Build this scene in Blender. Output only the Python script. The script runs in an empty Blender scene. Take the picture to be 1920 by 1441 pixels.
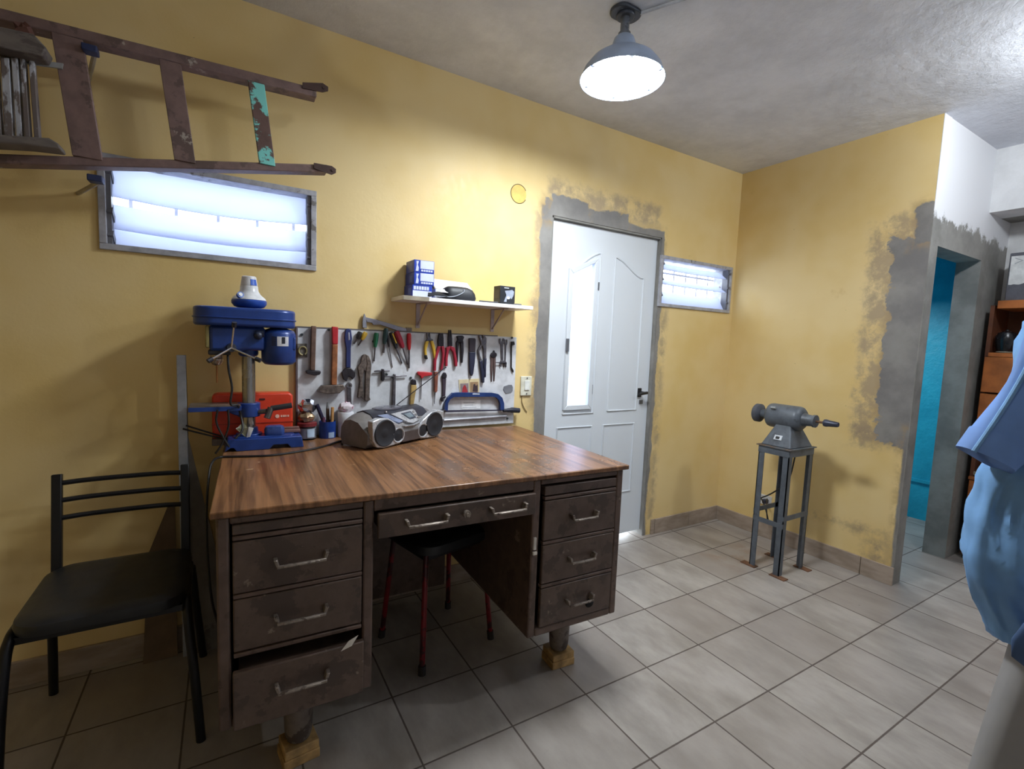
import bpy, bmesh, math, random
from mathutils import Vector, Matrix
S = bpy.context.scene
COL = S.collection
random.seed(7)
PI = math.pi

# ------------------------------------------------------------------ camera
cam_d = bpy.data.cameras.new('camera')
cam = bpy.data.objects.new('camera', cam_d)
COL.objects.link(cam)
cam_d.sensor_fit = 'HORIZONTAL'
cam_d.sensor_width = 36.0
cam_d.lens = 36.0 * 900.7008 / 1920.0
cam_d.clip_start = 0.02
_r, _u, _f = Vector((0.8587073216092962, -0.5109648714892623, 0.03919994794065777)), Vector((0.011587165973326694, 0.09583216699377617, 0.9953300625189532)), Vector((0.5123353134415929, 0.8542429957999296, -0.08821241821572597))
cam.matrix_world = Matrix(((_r.x, _u.x, -_f.x, -3.253684), (_r.y, _u.y, -_f.y, -2.277014),
                           (_r.z, _u.z, -_f.z, 1.298563), (0, 0, 0, 1)))
S.camera = cam

# ------------------------------------------------------------------ world, exposure
w = bpy.data.worlds.new('daylight')
S.world = w
w.use_nodes = True
w.node_tree.nodes['Background'].inputs[0].default_value = (0.80, 0.90, 1.0, 1)
w.node_tree.nodes['Background'].inputs[1].default_value = 7.0
S.view_settings.view_transform = 'Standard'
S.view_settings.look = 'None'
S.view_settings.exposure = 0.0
S.view_settings.gamma = 1.0
S.view_settings.use_curve_mapping = False
LAMP_COL = (0.90, 0.965, 1.0)
L_MAIN, L_RIGHT, L_NEAR = 158.0, 385.0, 72.0

# ------------------------------------------------------------------ helpers
def lin(r, g, b):
    def f(c):
        c /= 255.0
        return c / 12.92 if c <= 0.04045 else ((c + 0.055) / 1.055) ** 2.4
    return (f(r), f(g), f(b), 1.0)

class NT:
    """Small builder for shader node graphs."""
    def __init__(self, name):
        self.m = bpy.data.materials.new(name)
        self.m.use_nodes = True
        self.t = self.m.node_tree
        self.t.nodes.clear()
        self.out = self.t.nodes.new('ShaderNodeOutputMaterial')
        self.b = self.t.nodes.new('ShaderNodeBsdfPrincipled')
        self.t.links.new(self.b.outputs[0], self.out.inputs[0])
    def link(self, a, b):
        self.t.links.new(a, b)
    def node(self, ty, **kw):
        n = self.t.nodes.new(ty)
        for k, v in kw.items():
            setattr(n, k, v)
        return n
    def setin(self, s, v):
        if hasattr(v, 'node'):
            self.link(v, s)
        else:
            s.default_value = v
    def math(self, op, a, b=0.0, c=0.0):
        n = self.node('ShaderNodeMath', operation=op)
        for s, v in zip(n.inputs, (a, b, c)):
            self.setin(s, v)
        return n.outputs[0]
    def pos(self):
        return self.node('ShaderNodeNewGeometry').outputs['Position']
    def objc(self):
        return self.node('ShaderNodeTexCoord').outputs['Object']
    def xyz(self, v):
        n = self.node('ShaderNodeSeparateXYZ'); self.link(v, n.inputs[0])
        return n.outputs[0], n.outputs[1], n.outputs[2]
    def scale(self, v, s):
        n = self.node('ShaderNodeVectorMath', operation='MULTIPLY')
        self.link(v, n.inputs[0]); n.inputs[1].default_value = s
        return n.outputs[0]
    def noise(self, v, scale, detail=4.0, rough=0.6):
        n = self.node('ShaderNodeTexNoise')
        self.link(v, n.inputs['Vector'])
        n.inputs['Scale'].default_value = scale
        n.inputs['Detail'].default_value = detail
        n.inputs['Roughness'].default_value = rough
        return n.outputs[0]
    def step(self, x, lo, hi, a=0.0, b=1.0):
        n = self.node('ShaderNodeMapRange', interpolation_type='SMOOTHSTEP')
        self.setin(n.inputs['Value'], x)
        for k, v in (('From Min', lo), ('From Max', hi), ('To Min', a), ('To Max', b)):
            n.inputs[k].default_value = v
        return n.outputs[0]
    def mix(self, f, a, b, mode='MIX'):
        n = self.node('ShaderNodeMix', data_type='RGBA', blend_type=mode)
        self.setin(n.inputs[0], f); self.setin(n.inputs[6], a); self.setin(n.inputs[7], b)
        return n.outputs[2]
    def box(self, u, v, u0, u1, v0, v1):
        """distance outside a rectangle (negative inside)"""
        a = self.math('SUBTRACT', self.math('ABSOLUTE', self.math('SUBTRACT', u, (u0 + u1) / 2)), (u1 - u0) / 2)
        b = self.math('SUBTRACT', self.math('ABSOLUTE', self.math('SUBTRACT', v, (v0 + v1) / 2)), (v1 - v0) / 2)
        return self.math('MAXIMUM', a, b)
    def bump(self, h, strength=0.3, dist=0.01):
        n = self.node('ShaderNodeBump')
        self.link(h, n.inputs['Height'])
        n.inputs['Strength'].default_value = strength
        n.inputs['Distance'].default_value = dist
        self.link(n.outputs[0], self.b.inputs['Normal'])
    def done(self, col, rough=0.6, metal=0.0):
        self.setin(self.b.inputs['Base Color'], col)
        self.setin(self.b.inputs['Roughness'], rough)
        self.setin(self.b.inputs['Metallic'], metal)
        return self.m

_mats = {}
def M(r, g, b, rough=0.5, metal=0.0, wear=0.12, scale=18.0, bump=0.0, name=None):
    """plain surface with light procedural mottling"""
    key = (r, g, b, rough, metal, wear, scale, bump)
    if key in _mats:
        return _mats[key]
    n = NT(name or 'surface_%d_%d_%d' % (r, g, b))
    c = n.objc()
    f = n.noise(c, scale)
    base = lin(r, g, b)
    dark = tuple(x * (1 - wear * 1.6) for x in base[:3]) + (1,)
    light = tuple(min(1, x * (1 + wear)) for x in base[:3]) + (1,)
    n.done(n.mix(n.step(f, 0.3, 0.7), dark, light), n.step(f, 0.2, 0.8, max(0.02, rough - min(0.08, wear)), min(1, rough + min(0.08, wear))), metal)
    if bump:
        n.bump(f, bump, 0.004)
    _mats[key] = n.m
    return n.m

def wornmat(name, base, patches, scale=9.0, rough=0.6, metal=0.0, stretch=(1, 1, 1)):
    """base colour with irregular worn patches: patches = [(colour, threshold, offset)]"""
    n = NT(name)
    c = n.scale(n.objc(), stretch)
    f = n.noise(c, scale * 2.2)
    col = n.mix(n.step(f, 0.3, 0.7), tuple(x * 0.72 for x in lin(*base)[:3]) + (1,), lin(*base))
    for k, (pc, th, off) in enumerate(patches):
        v = n.node('ShaderNodeVectorMath', operation='ADD')
        n.link(c, v.inputs[0]); v.inputs[1].default_value = (off, off * 1.7, off * 0.6)
        g = n.noise(v.outputs[0], scale, 6.0, 0.65)
        col = n.mix(n.step(g, th, th + 0.04), col, lin(*pc))
    n.done(col, rough, metal)
    n.bump(f, 0.15, 0.003)
    return n.m

class MB:
    """collects shapes into one mesh"""
    def __init__(self):
        self.bm = bmesh.new()
    def box(self, x0, x1, y0, y1, z0, z1, rot=None, piv=None):
        r = bmesh.ops.create_cube(self.bm, size=1.0)
        m = Matrix.Translation(((x0 + x1) / 2, (y0 + y1) / 2, (z0 + z1) / 2)) @ Matrix.Diagonal((x1 - x0, y1 - y0, z1 - z0, 1))
        if rot is not None:
            p = Vector(piv or ((x0 + x1) / 2, (y0 + y1) / 2, (z0 + z1) / 2))
            m = Matrix.Translation(p) @ rot @ Matrix.Translation(-p) @ m
        bmesh.ops.transform(self.bm, matrix=m, verts=r['verts'])
        return self
    def cyl(self, p0, p1, r0, r1=None, seg=20):
        r1 = r0 if r1 is None else r1
        p0, p1 = Vector(p0), Vector(p1)
        d = p1 - p0
        r = bmesh.ops.create_cone(self.bm, cap_ends=True, segments=seg, radius1=r0, radius2=max(r1, 1e-5), depth=d.length)
        q = d.to_track_quat('Z', 'Y').to_matrix().to_4x4()
        bmesh.ops.transform(self.bm, matrix=Matrix.Translation((p0 + p1) / 2) @ q, verts=r['verts'])
        return self
    def ball(self, c, r, sc=(1, 1, 1), rot=None, seg=20):
        q = bmesh.ops.create_uvsphere(self.bm, u_segments=seg, v_segments=seg // 2, radius=r)
        m = Matrix.Translation(c) @ (rot or Matrix()) @ Matrix.Diagonal((*sc, 1))
        bmesh.ops.transform(self.bm, matrix=m, verts=q['verts'])
        return self
    def lathe(self, prof, p0=(0, 0, 0), axis=(0, 0, 1), seg=28):
        """prof: [(radius, height)] revolved about axis through p0"""
        q = Vector(axis).normalized().to_track_quat('Z', 'Y').to_matrix()
        rings = []
        for r, h in prof:
            if r < 1e-5:
                rings.append([self.bm.verts.new(Vector(p0) + q @ Vector((0, 0, h)))])
            else:
                rings.append([self.bm.verts.new(Vector(p0) + q @ Vector((r * math.cos(2 * PI * k / seg), r * math.sin(2 * PI * k / seg), h))) for k in range(seg)])
        for a, b in zip(rings, rings[1:]):
            for k in range(seg):
                k2 = (k + 1) % seg
                vs = [a[k % len(a)], a[k2 % len(a)], b[k2 % len(b)], b[k % len(b)]]
                vs = [v for i, v in enumerate(vs) if v not in vs[:i]]
                if len(vs) > 2:
                    self.bm.faces.new(vs)
        for ring, fl in ((rings[0], True), (rings[-1], False)):
            if len(ring) > 1:
                self.bm.faces.new(ring[::-1] if fl else ring)
        return self
    def loft(self, rings, close=True, caps=True):
        R = [[self.bm.verts.new(p) for p in r] for r in rings]
        n = len(R[0])
        for a, b in zip(R, R[1:]):
            for k in range(n if close else n - 1):
                self.bm.faces.new((a[k], a[(k + 1) % n], b[(k + 1) % n], b[k]))
        if caps and close:
            self.bm.faces.new(R[0][::-1]); self.bm.faces.new(R[-1])
        return self
    def prism(self, poly, a, b, axis='y'):
        """2-D outline extruded between a and b along axis"""
        def P(u, v, t):
            return {'y': (u, t, v), 'x': (t, u, v), 'z': (u, v, t)}[axis]
        A = [self.bm.verts.new(P(u, v, a)) for u, v in poly]
        B = [self.bm.verts.new(P(u, v, b)) for u, v in poly]
        n = len(poly)
        self.bm.faces.new(A); self.bm.faces.new(B[::-1])
        for k in range(n):
            self.bm.faces.new((A[k], B[k], B[(k + 1) % n], A[(k + 1) % n]))
        return self
    def slab(self, pts, thick):
        """3-D outline given a thickness along its normal"""
        pts = [Vector(p) for p in pts]
        nrm = (pts[1] - pts[0]).cross(pts[2] - pts[0]).normalized() * thick
        A = [self.bm.verts.new(p) for p in pts]; B = [self.bm.verts.new(p + nrm) for p in pts]
        n = len(pts)
        self.bm.faces.new(A); self.bm.faces.new(B[::-1])
        for k in range(n):
            self.bm.faces.new((A[k], B[k], B[(k + 1) % n], A[(k + 1) % n]))
        return self
    def tube(self, pts, r, seg=10, smooth=0, flat=1.0):
        pts = [Vector(p) for p in pts]
        if smooth:
            out = []
            P = [pts[0] * 2 - pts[1]] + pts + [pts[-1] * 2 - pts[-2]]
            for i in range(1, len(P) - 2):
                for k in range(smooth):
                    t = k / smooth
                    a, b, c, d = P[i - 1], P[i], P[i + 1], P[i + 2]
                    out.append(0.5 * ((2 * b) + (c - a) * t + (2 * a - 5 * b + 4 * c - d) * t * t + (3 * b - a - 3 * c + d) * t ** 3))
            pts = out + [pts[-1]]
        rings = []
        up = Vector((0.13, 0.21, 0.97)).normalized()
        n = len(pts)
        for i, p in enumerate(pts):
            d = (pts[min(i + 1, n - 1)] - pts[max(i - 1, 0)]).normalized()
            s = d.cross(up)
            if s.length < 0.05:
                s = d.cross(Vector((1, 0, 0)))
            s.normalize()
            u = s.cross(d).normalized()
            up = u
            rr = r[min(i * len(r) // n, len(r) - 1)] if isinstance(r, (list, tuple)) else r
            rings.append([p + s * rr * math.cos(2 * PI * k / seg) + u * rr * flat * math.sin(2 * PI * k / seg) for k in range(seg)])
        return self.loft(rings)
    def build(self, name, mat, parent=None, origin=None, bevel=0.0, sharp=34.0, seg=2, rel=None):
        """link as ONE object. origin: world point for the object origin; rel: vertices are world, parent unrotated at rel"""
        bm = self.bm
        bmesh.ops.recalc_face_normals(bm, faces=bm.faces)
        o = Vector(origin) if origin is not None else Vector((0, 0, 0))
        sh = Vector(rel) if rel is not None else Vector((0, 0, 0))
        bmesh.ops.translate(bm, verts=bm.verts, vec=-(o + sh))
        for e in bm.edges:
            if len(e.link_faces) == 2 and e.calc_face_angle(0.0) > math.radians(sharp):
                e.smooth = False
        for f in bm.faces:
            f.smooth = True
        me = bpy.data.meshes.new(name)
        bm.to_mesh(me); bm.free()
        me.materials.append(mat)
        ob = bpy.data.objects.new(name, me)
        ob.location = o
        COL.objects.link(ob)
        if parent is not None:
            ob.parent = parent
        if bevel:
            b = ob.modifiers.new('edge', 'BEVEL')
            b.width = bevel; b.segments = seg; b.limit_method = 'ANGLE'; b.angle_limit = math.radians(40)
            b.harden_normals = False
        return ob

def tag(o, label, cat, group=None):
    o['label'] = label; o['category'] = cat
    if group:
        o['group'] = group
    return o
def thing(name, label, cat, loc, rz=0.0, group=None):
    o = bpy.data.objects.new(name, None)
    o.empty_display_size = 0.05
    o.location = loc; o.rotation_euler = (0, 0, rz)
    COL.objects.link(o)
    return tag(o, label, cat, group)
def struct(o):
    o['kind'] = 'structure'
    return o
def Rx(d): return Matrix.Rotation(math.radians(d), 4, 'X')
def Ry(d): return Matrix.Rotation(math.radians(d), 4, 'Y')
def Rz(d): return Matrix.Rotation(math.radians(d), 4, 'Z')
def rrect(u0, u1, v0, v1, r, n=4):
    p = []
    for cu, cv, a in ((u1 - r, v1 - r, 0), (u0 + r, v1 - r, 90), (u0 + r, v0 + r, 180), (u1 - r, v0 + r, 270)):
        for k in range(n + 1):
            t = math.radians(a + 90 * k / n)
            p.append((cu + r * math.cos(t), cv + r * math.sin(t)))
    return p
def ell(cu, cv, ru, rv, n=24):
    return [(cu + ru * math.cos(2 * PI * k / n), cv + rv * math.sin(2 * PI * k / n)) for k in range(n)]

# ================================================================== ROOM SHELL
H = 2.58
Y = lin(226, 201, 146)
CEM = lin(126, 122, 120)

def yellow_wall(name, axis, patches, smears, blots=()):
    """painted yellow plaster with bare cement repairs. axis: 0 -> u is x, 1 -> u is y"""
    n = NT(name)
    p = n.pos()
    x, y, z = n.xyz(p)
    u = x if axis == 0 else y
    big = n.noise(p, 1.6, 3.0)
    fine = n.noise(p, 34.0, 5.0, 0.7)
    col = n.mix(n.step(big, 0.35, 0.7), Y, lin(218, 188, 122))
    col = n.mix(n.step(n.noise(p, 5.0, 6.0, 0.7), 0.62, 0.75, 0, 0.35), col, lin(192, 160, 104))
    spk = n.noise(p, 55.0, 2.0)
    col = n.mix(n.step(spk, 0.765, 0.79, 0, 0.7), col, lin(110, 92, 62))
    edge = n.noise(p, 9.0, 6.0, 0.7)
    edge2 = n.noise(p, 3.5, 5.0, 0.65)
    for (u0, u1, v0, v1, amp) in smears:
        d = n.math('ADD', n.box(u, z, u0, u1, v0, v1), n.math('MULTIPLY', n.math('SUBTRACT', edge, 0.5), amp))
        m = n.math('MULTIPLY', n.step(d, 0.02, -0.05), n.step(n.noise(p, 7.0, 7.0, 0.70), 0.38, 0.58))
        col = n.mix(n.math('MULTIPLY', m, 0.75), col, lin(150, 132, 110))
    pc = n.mix(n.step(n.noise(p, 4.0, 5.0), 0.3, 0.7), lin(112, 109, 108), lin(140, 137, 133))
    msum = None
    for (u0, u1, v0, v1, amp) in patches:
        wob = n.math('ADD', n.math('MULTIPLY', n.math('SUBTRACT', edge, 0.5), amp * 0.6), n.math('MULTIPLY', n.math('SUBTRACT', edge2, 0.5), amp * 1.4))
        d = n.math('ADD', n.box(u, z, u0, u1, v0, v1), wob)
        rim = n.step(d, 0.05, 0.0, 0, 0.55)
        col = n.mix(n.math('MULTIPLY', rim, n.step(edge, 0.4, 0.6)), col, lin(158, 132, 92))
        m = n.step(d, 0.006, -0.006)
        col = n.mix(m, col, pc)
        msum = m if msum is None else n.math('MAXIMUM', msum, m)
    n.done(col, n.step(fine, 0.2, 0.8, 0.42, 0.6))
    h = n.math('ADD', n.math('MULTIPLY', fine, 0.25), n.math('MULTIPLY', edge2, 0.6))
    if msum is not None:
        h = n.math('ADD', h, n.math('MULTIPLY', msum, 0.25))
    n.bump(h, 0.22, 0.012)
    return n.m

m_back = yellow_wall('yellow_plaster_back', 0,
    [(-1.738, -0.762, -0.2, 2.062, 0.06), (-1.72, -1.10, 1.98, 2.105, 0.10), (-1.68, -1.40, 1.98, 2.135, 0.10)],
    [(-1.72, -0.80, 2.06, 2.22, 0.16), (-1.80, -1.70, 0.9, 2.05, 0.12), (-0.76, -0.68, 0.1, 1.6, 0.10)])
m_right = yellow_wall('yellow_plaster_right', 1,
    [(-1.30, -0.985, 0.80, 1.97, 0.17), (-1.30, -1.135, -0.1, 0.9, 0.03), (-1.30, -1.07, 1.9, 2.12, 0.10)],
    [(-1.2, -0.85, 0.75, 2.1, 0.20), (-1.12, -0.70, 0.24, 0.29, 0.20), (-1.13, -1.0, 0.06, 0.26, 0.16), (-1.1, -0.86, 0.80, 0.90, 0.10)])
def mat_white_cement():
    n = NT('white_plaster_over_cement')
    p = n.pos()
    x, y, z = n.xyz(p)
    e = n.noise(p, 6.0, 6.0, 0.7)
    streak = n.noise(n.scale(p, (9, 9, 2.2)), 1.0, 5.0, 0.6)
    cem = n.mix(n.step(n.noise(p, 5.0, 5.0), 0.3, 0.7), lin(118, 116, 112), lin(150, 147, 142))
    d = n.math('SUBTRACT', n.math('ADD', z, n.math('ADD', n.math('MULTIPLY', n.math('SUBTRACT', streak, 0.5), 0.07), n.math('MULTIPLY', n.math('SUBTRACT', e, 0.5), 0.36))), 2.06)
    col = n.mix(n.step(d, -0.02, 0.02), cem, lin(232, 232, 236))
    n.done(col, 0.75)
    n.bump(e, 0.25, 0.01)
    return n.m
m_whitecem = mat_white_cement()
def plaster(name, c0, c1, rough=0.8, sc=3.0):
    n = NT(name)
    p = n.pos()
    a = n.noise(p, sc, 6.0, 0.65)
    n.done(n.mix(n.step(a, 0.3, 0.7), lin(*c0), lin(*c1)), rough)
    n.bump(n.math('ADD', n.noise(p, 14.0, 5.0, 0.7), a), 0.25, 0.02)
    return n.m
m_ceil = plaster('ceiling_plaster', (204, 206, 214), (226, 228, 236))
m_white = plaster('white_plaster', (214, 214, 216), (236, 236, 238))
m_cem = plaster('bare_cement', (116, 114, 110), (148, 145, 140))
m_turq = plaster('turquoise_paint', (24, 150, 178), (44, 176, 204), 0.5)

def mat_floor():
    n = NT('beige_floor_tiles')
    p = n.pos()
    x, y, z = n.xyz(p)
    T = 0.3185
    fx = n.math('DIVIDE', n.math('ADD', x, 1.7922 + 20 * T), T)
    fy = n.math('DIVIDE', n.math('ADD', y, 0.3583 + 40 * T), T)
    def edge(f):
        fr = n.math('FRACT', f)
        return n.math('MINIMUM', fr, n.math('SUBTRACT', 1.0, fr))
    dist = n.math('MINIMUM', edge(fx), edge(fy))
    wob = n.math('MULTIPLY', n.math('SUBTRACT', n.noise(p, 30.0, 3.0), 0.5), 0.006)
    grout = n.step(n.math('ADD', dist, wob), 0.006, 0.013, 1.0, 0.0)
    cmb = n.node('ShaderNodeCombineXYZ')
    n.link(n.math('FLOOR', fx), cmb.inputs[0]); n.link(n.math('FLOOR', fy), cmb.inputs[1])
    wn = n.node('ShaderNodeTexWhiteNoise', noise_dimensions='3D')
    n.link(cmb.outputs[0], wn.inputs['Vector'])
    tone = wn.outputs['Value']
    off = n.node('ShaderNodeVectorMath', operation='MULTIPLY_ADD')
    n.link(cmb.outputs[0], off.inputs[0]); off.inputs[1].default_value = (3.1, 7.3, 0); n.link(p, off.inputs[2])
    st = n.noise(n.scale(off.outputs[0], (5.0, 2.2, 1)), 1.5, 6.0, 0.62)
    fine = n.noise(p, 40.0, 4.0, 0.7)
    col = n.mix(n.step(st, 0.25, 0.75), lin(136, 129, 122), lin(178, 171, 164))
    col = n.mix(n.math('MULTIPLY', tone, 0.6), col, lin(136, 126, 120))
    col = n.mix(n.step(fine, 0.6, 0.75, 0, 0.25), col, lin(130, 120, 110))
    speck = n.noise(p, 20.0, 2.0, 0.4)
    col = n.mix(n.step(speck, 0.77, 0.80, 0, 0.8), col, lin(78, 66, 58))
    rust = n.math('MULTIPLY', n.step(n.box(x, y, -0.62, -0.3, -0.62, -0.42), 0.10, -0.1), n.step(n.noise(p, 8.0, 5.0), 0.4, 0.65))
    col = n.mix(n.math('MULTIPLY', rust, 0.6), col, lin(126, 84, 44))
    col = n.mix(grout, col, lin(84, 74, 68))
    n.done(col, n.math('ADD', n.step(st, 0.2, 0.8, 0.36, 0.5), n.math('MULTIPLY', grout, 0.4)))
    n.bump(n.math('SUBTRACT', 1.0, grout), 0.2, 0.002)
    return n.m
m_floor = mat_floor()

def cell_wall(name, mat, u0, u1, v0, v1, t0, t1, holes, axis='y'):
    """wall slab with rectangular openings, built as a grid of blocks"""
    us = sorted({u0, u1, *[h[0] for h in holes], *[h[1] for h in holes]})
    vs = sorted({v0, v1, *[h[2] for h in holes], *[h[3] for h in holes]})
    mb = MB()
    for a, b in zip(us, us[1:]):
        run = None
        cells = []
        for c, d in zip(vs, vs[1:]):
            mu, mv = (a + b) / 2, (c + d) / 2
            if any(h[0] < mu < h[1] and h[2] < mv < h[3] for h in holes):
                run = None
                continue
            if run is None:
                run = [c, d]; cells.append(run)
            else:
                run[1] = d
        for c, d in cells:
            if axis == 'y':
                mb.box(a, b, t0, t1, c, d)
            else:
                mb.box(t0, t1, a, b, c, d)
    return struct(mb.build(name, mat))

W1 = (-3.635, -2.908, 1.572, 1.908)
W2 = (-0.790, -0.042, 1.572, 1.905)
DOOR = (-1.665, -0.785, 0.0, 2.015)
XL, YF = -4.9, -3.9
struct(MB().box(XL - .15, 1.9, YF - .15, 0.24, -0.1, 0.0).build('floor', m_floor))
struct(MB().box(XL - .15, 1.9, YF - .15, 0.24, H, H + 0.12).build('ceiling', m_ceil))
cell_wall('wall_back', m_back, XL - .15, 0.0, 0.0, H, 0.0, 0.14, [W1, W2, DOOR])
struct(MB().box(0.0, 0.095, -1.15, 0.14, 0.0, H).build('wall_right', m_right))
# the face with the doorway: white above, bare cement below
mb = MB()
mb.box(0.0955, 0.767, -1.15, -1.03, 1.912, H)
mb.box(0.767, 1.22, -1.15, -1.03, 0.0, H)
struct(mb.build('wall_doorway', m_whitecem))
struct(MB().box(-0.0005, 0.0955, -1.1525, -1.1495, 0.0, H).build('trim_1', m_whitecem))
struct(MB().box(0.80, 1.02, YF, -1.15, 2.205, H).build('wall_niche', m_white))
struct(MB().box(1.20, 1.32, YF, -1.15, 0.0, 2.205).build('wall_niche_back', m_white))
struct(MB().box(1.02, 1.20, YF, -1.15, 2.205, 2.3).build('wall_niche_top', m_cem))
struct(MB().box(0.78, 1.3, YF - 0.15, YF, 0.0, H).build('wall_front_corner', m_white))
struct(MB().box(XL, 0.80, YF - 0.15, YF, 0.0, H).build('wall_front', m_white))
struct(MB().box(XL - 0.15, XL, YF, 0.0, 0.0, H).build('wall_left', plaster('yellow_plaster_left', (218, 188, 124), (226, 198, 134))))
# turquoise room beyond the doorway
mb = MB()
mb.box(1.55, 1.65, -1.03, 0.14, 0.0, H)
mb.box(0.10, 1.55, 0.125, 0.14, 0.0, H)
mb.box(0.095, 0.105, -1.03, 0.14, 0.0, H)
mb.box(1.22, 1.65, -1.15, -1.03, 0.0, H)
mb.box(1.535, 1.55, -1.03, 0.14, 0.30, 0.325)
struct(mb.build('wall_washroom', m_turq))
ld = bpy.data.lights.new('washroom_light', 'AREA')
ld.energy = 13.0; ld.size = 0.3; ld.color = LAMP_COL
lo = bpy.data.objects.new('washroom_light', ld); lo.location = (0.75, -0.35, 1.75); COL.objects.link(lo)
lo.rotation_euler = (0, 0, 0)

# tiled baseboards
def mat_base():
    n = NT('baseboard_tile')
    p = n.pos()
    a = n.noise(n.scale(p, (3, 3, 10)), 2.0, 5.0)
    col = n.mix(n.step(a, 0.3, 0.7), lin(142, 126, 112), lin(170, 154, 140))
    n.done(col, 0.45)
    return n.m
m_base = mat_base()
mb = MB()
for a, b in ((-0.72, -0.69), (-0.685, -0.335), (-0.33, 0.0)):
    mb.box(a, b, -0.012, 0.0, 0.0, 0.105)
struct(mb.build('baseboard_back', m_base, bevel=0.0015))
mb = MB()
for k in range(4):
    a = XL + k * 0.8
    mb.box(a, min(a + 0.797, -1.76), -0.012, 0.0, 0.0, 0.095)
struct(mb.build('baseboard_left', m_base, bevel=0.0015))
mb = MB()
for a, b in ((-0.33, -0.012), (-0.66, -0.333), (-0.99, -0.663), (-1.155, -0.993)):
    mb.box(-0.012, 0.0, a, b, 0.0, 0.105)
struct(mb.build('baseboard_right', m_base, bevel=0.0015))

# ------------------------------------------------------------------ louvre windows
m_alu = wornmat('weathered_aluminium', (176, 176, 184), [((110, 106, 104), 0.62, 2.0)], 14, 0.5, 0.1)
def mat_frost(FROSTMIX=0.42, name='frosted_glass'):
    n = NT(name)
    t = n.node('ShaderNodeBsdfTranslucent'); t.inputs[0].default_value = (0.78, 0.82, 0.95, 1)
    g = n.node('ShaderNodeBsdfTransparent'); g.inputs[0].default_value = (0.80, 0.85, 0.97, 1)
    d = n.node('ShaderNodeBsdfDiffuse'); d.inputs[0].default_value = (0.55, 0.58, 0.72, 1)
    a = n.node('ShaderNodeMixShader'); b = n.node('ShaderNodeMixShader')
    a.inputs[0].default_value = 0.14; b.inputs[0].default_value = FROSTMIX
    n.link(t.outputs[0], a.inputs[1]); n.link(g.outputs[0], a.inputs[2])
    n.link(a.outputs[0], b.inputs[1]); n.link(d.outputs[0], b.inputs[2])
    n.link(b.outputs[0], n.out.inputs[0])
    return n.m
m_frost = mat_frost()
m_frostd = mat_frost(0.12, 'bright_frosted_glass')
def louvre_window(idx, W, slats, bars):
    x0, x1, z0, z1 = W
    root = bpy.data.objects.new('window_%d' % idx, None)
    root.location = ((x0 + x1) / 2, 0, z0); COL.objects.link(root); struct(root)
    rel = root.location.copy()
    mb = MB()
    t = 0.022
    mb.box(x0, x1, -0.012, 0.13, z0, z0 + t); mb.box(x0, x1, -0.012, 0.13, z1 - t, z1)
    mb.box(x0, x0 + t, -0.012, 0.13, z0 + t, z1 - t); mb.box(x1 - t, x1, -0.012, 0.13, z0 + t, z1 - t)
    mb.build('window_frame', m_alu, root, rel=rel, bevel=0.002)
    mb = MB()
    for xs in (x0 + t, x1 - t - 0.014):
        mb.box(xs, xs + 0.014, 0.0, 0.045, z0 + t, z1 - t)
        for k in range(len(slats)):
            zc = slats[k][0]
            mb.box(xs - 0.001, xs + 0.018, -0.006, 0.05, zc - 0.012, zc + 0.012, Rx(-35))
    mb.build('clip_track', M(112, 112, 118, 0.5, 0.3), root, rel=rel)
    for zc, h, ang, bow in slats:
        g = MB()
        rings = []
        for k in range(13):
            f = k / 12
            x = x0 + t + 0.012 + (x1 - x0 - 2 * t - 0.024) * f
            sag = bow * math.sin(PI * f)
            c, s = math.cos(math.radians(ang)), math.sin(math.radians(ang))
            pr = []
            for v, q in ((-h / 2, -0.0025), (h / 2, -0.0025), (h / 2, 0.0025), (-h / 2, 0.0025)):
                pr.append((x, 0.045 + v * s + q * c, zc - sag + v * c - q * s))
            rings.append(pr)
        g.loft(rings).build('louvre_glass', m_frost, root, rel=rel)
    mb = MB()
    nb = bars
    for k in range(nb):
        x = x0 + (x1 - x0) * (k + 0.5) / nb
        mb.box(x - 0.006, x + 0.006, 0.15, 0.162, z0 - 0.02, z1 + 0.02)
    for k in range(2):
        z = z0 + (z1 - z0) * (k + 0.5) / 2
        mb.box(x0 - 0.02, x1 + 0.02, 0.138, 0.15, z - 0.006, z + 0.006)
    mb.build('window_grille', M(216, 216, 220, 0.5), root, rel=rel)
    return root
louvre_window(1, W1, [(1.838, 0.150, 20, 0.016), (1.700, 0.098, 20, 0.012), (1.618, 0.092, 20, 0.004)], 5)
louvre_window(2, W2, [(1.845, 0.085, 52, 0.004), (1.745, 0.085, 58, 0.004), (1.640, 0.095, 30, 0.004)], 6)

# ------------------------------------------------------------------ street door
m_door = M(212, 217, 224, 0.34, 0.0, 0.006, 4.0, name='white_door_enamel')
droot = bpy.data.objects.new('door_1', None)
droot.location = (-1.22, 0.03, 0.0); COL.objects.link(droot); struct(droot)
drel = droot.location.copy()
YD = 0.03
gl = [(-1.487,1.718),(-1.323,1.796),(-1.317,0.926),(-1.489,0.926)]   # glass outline: top-left, top-right, bottom-right, bottom-left
fr = [(-1.523,1.743),(-1.283,1.854),(-1.28,0.887),(-1.526,0.896)]
x0, x1, z0, z1 = -1.652, -0.793, 0.038, 2.003
gx0, gx1 = (gl[0][0] + gl[3][0]) / 2, (gl[1][0] + gl[2][0]) / 2
gz0, gzl, gzr = (gl[2][1] + gl[3][1]) / 2, gl[0][1], gl[1][1]
mb = MB()
mb.box(x0, gx0, YD, YD + 0.04, z0, z1)
mb.box(gx1, x1, YD, YD + 0.04, z0, z1)
mb.box(gx0, gx1, YD, YD + 0.04, z0, gz0)
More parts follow.
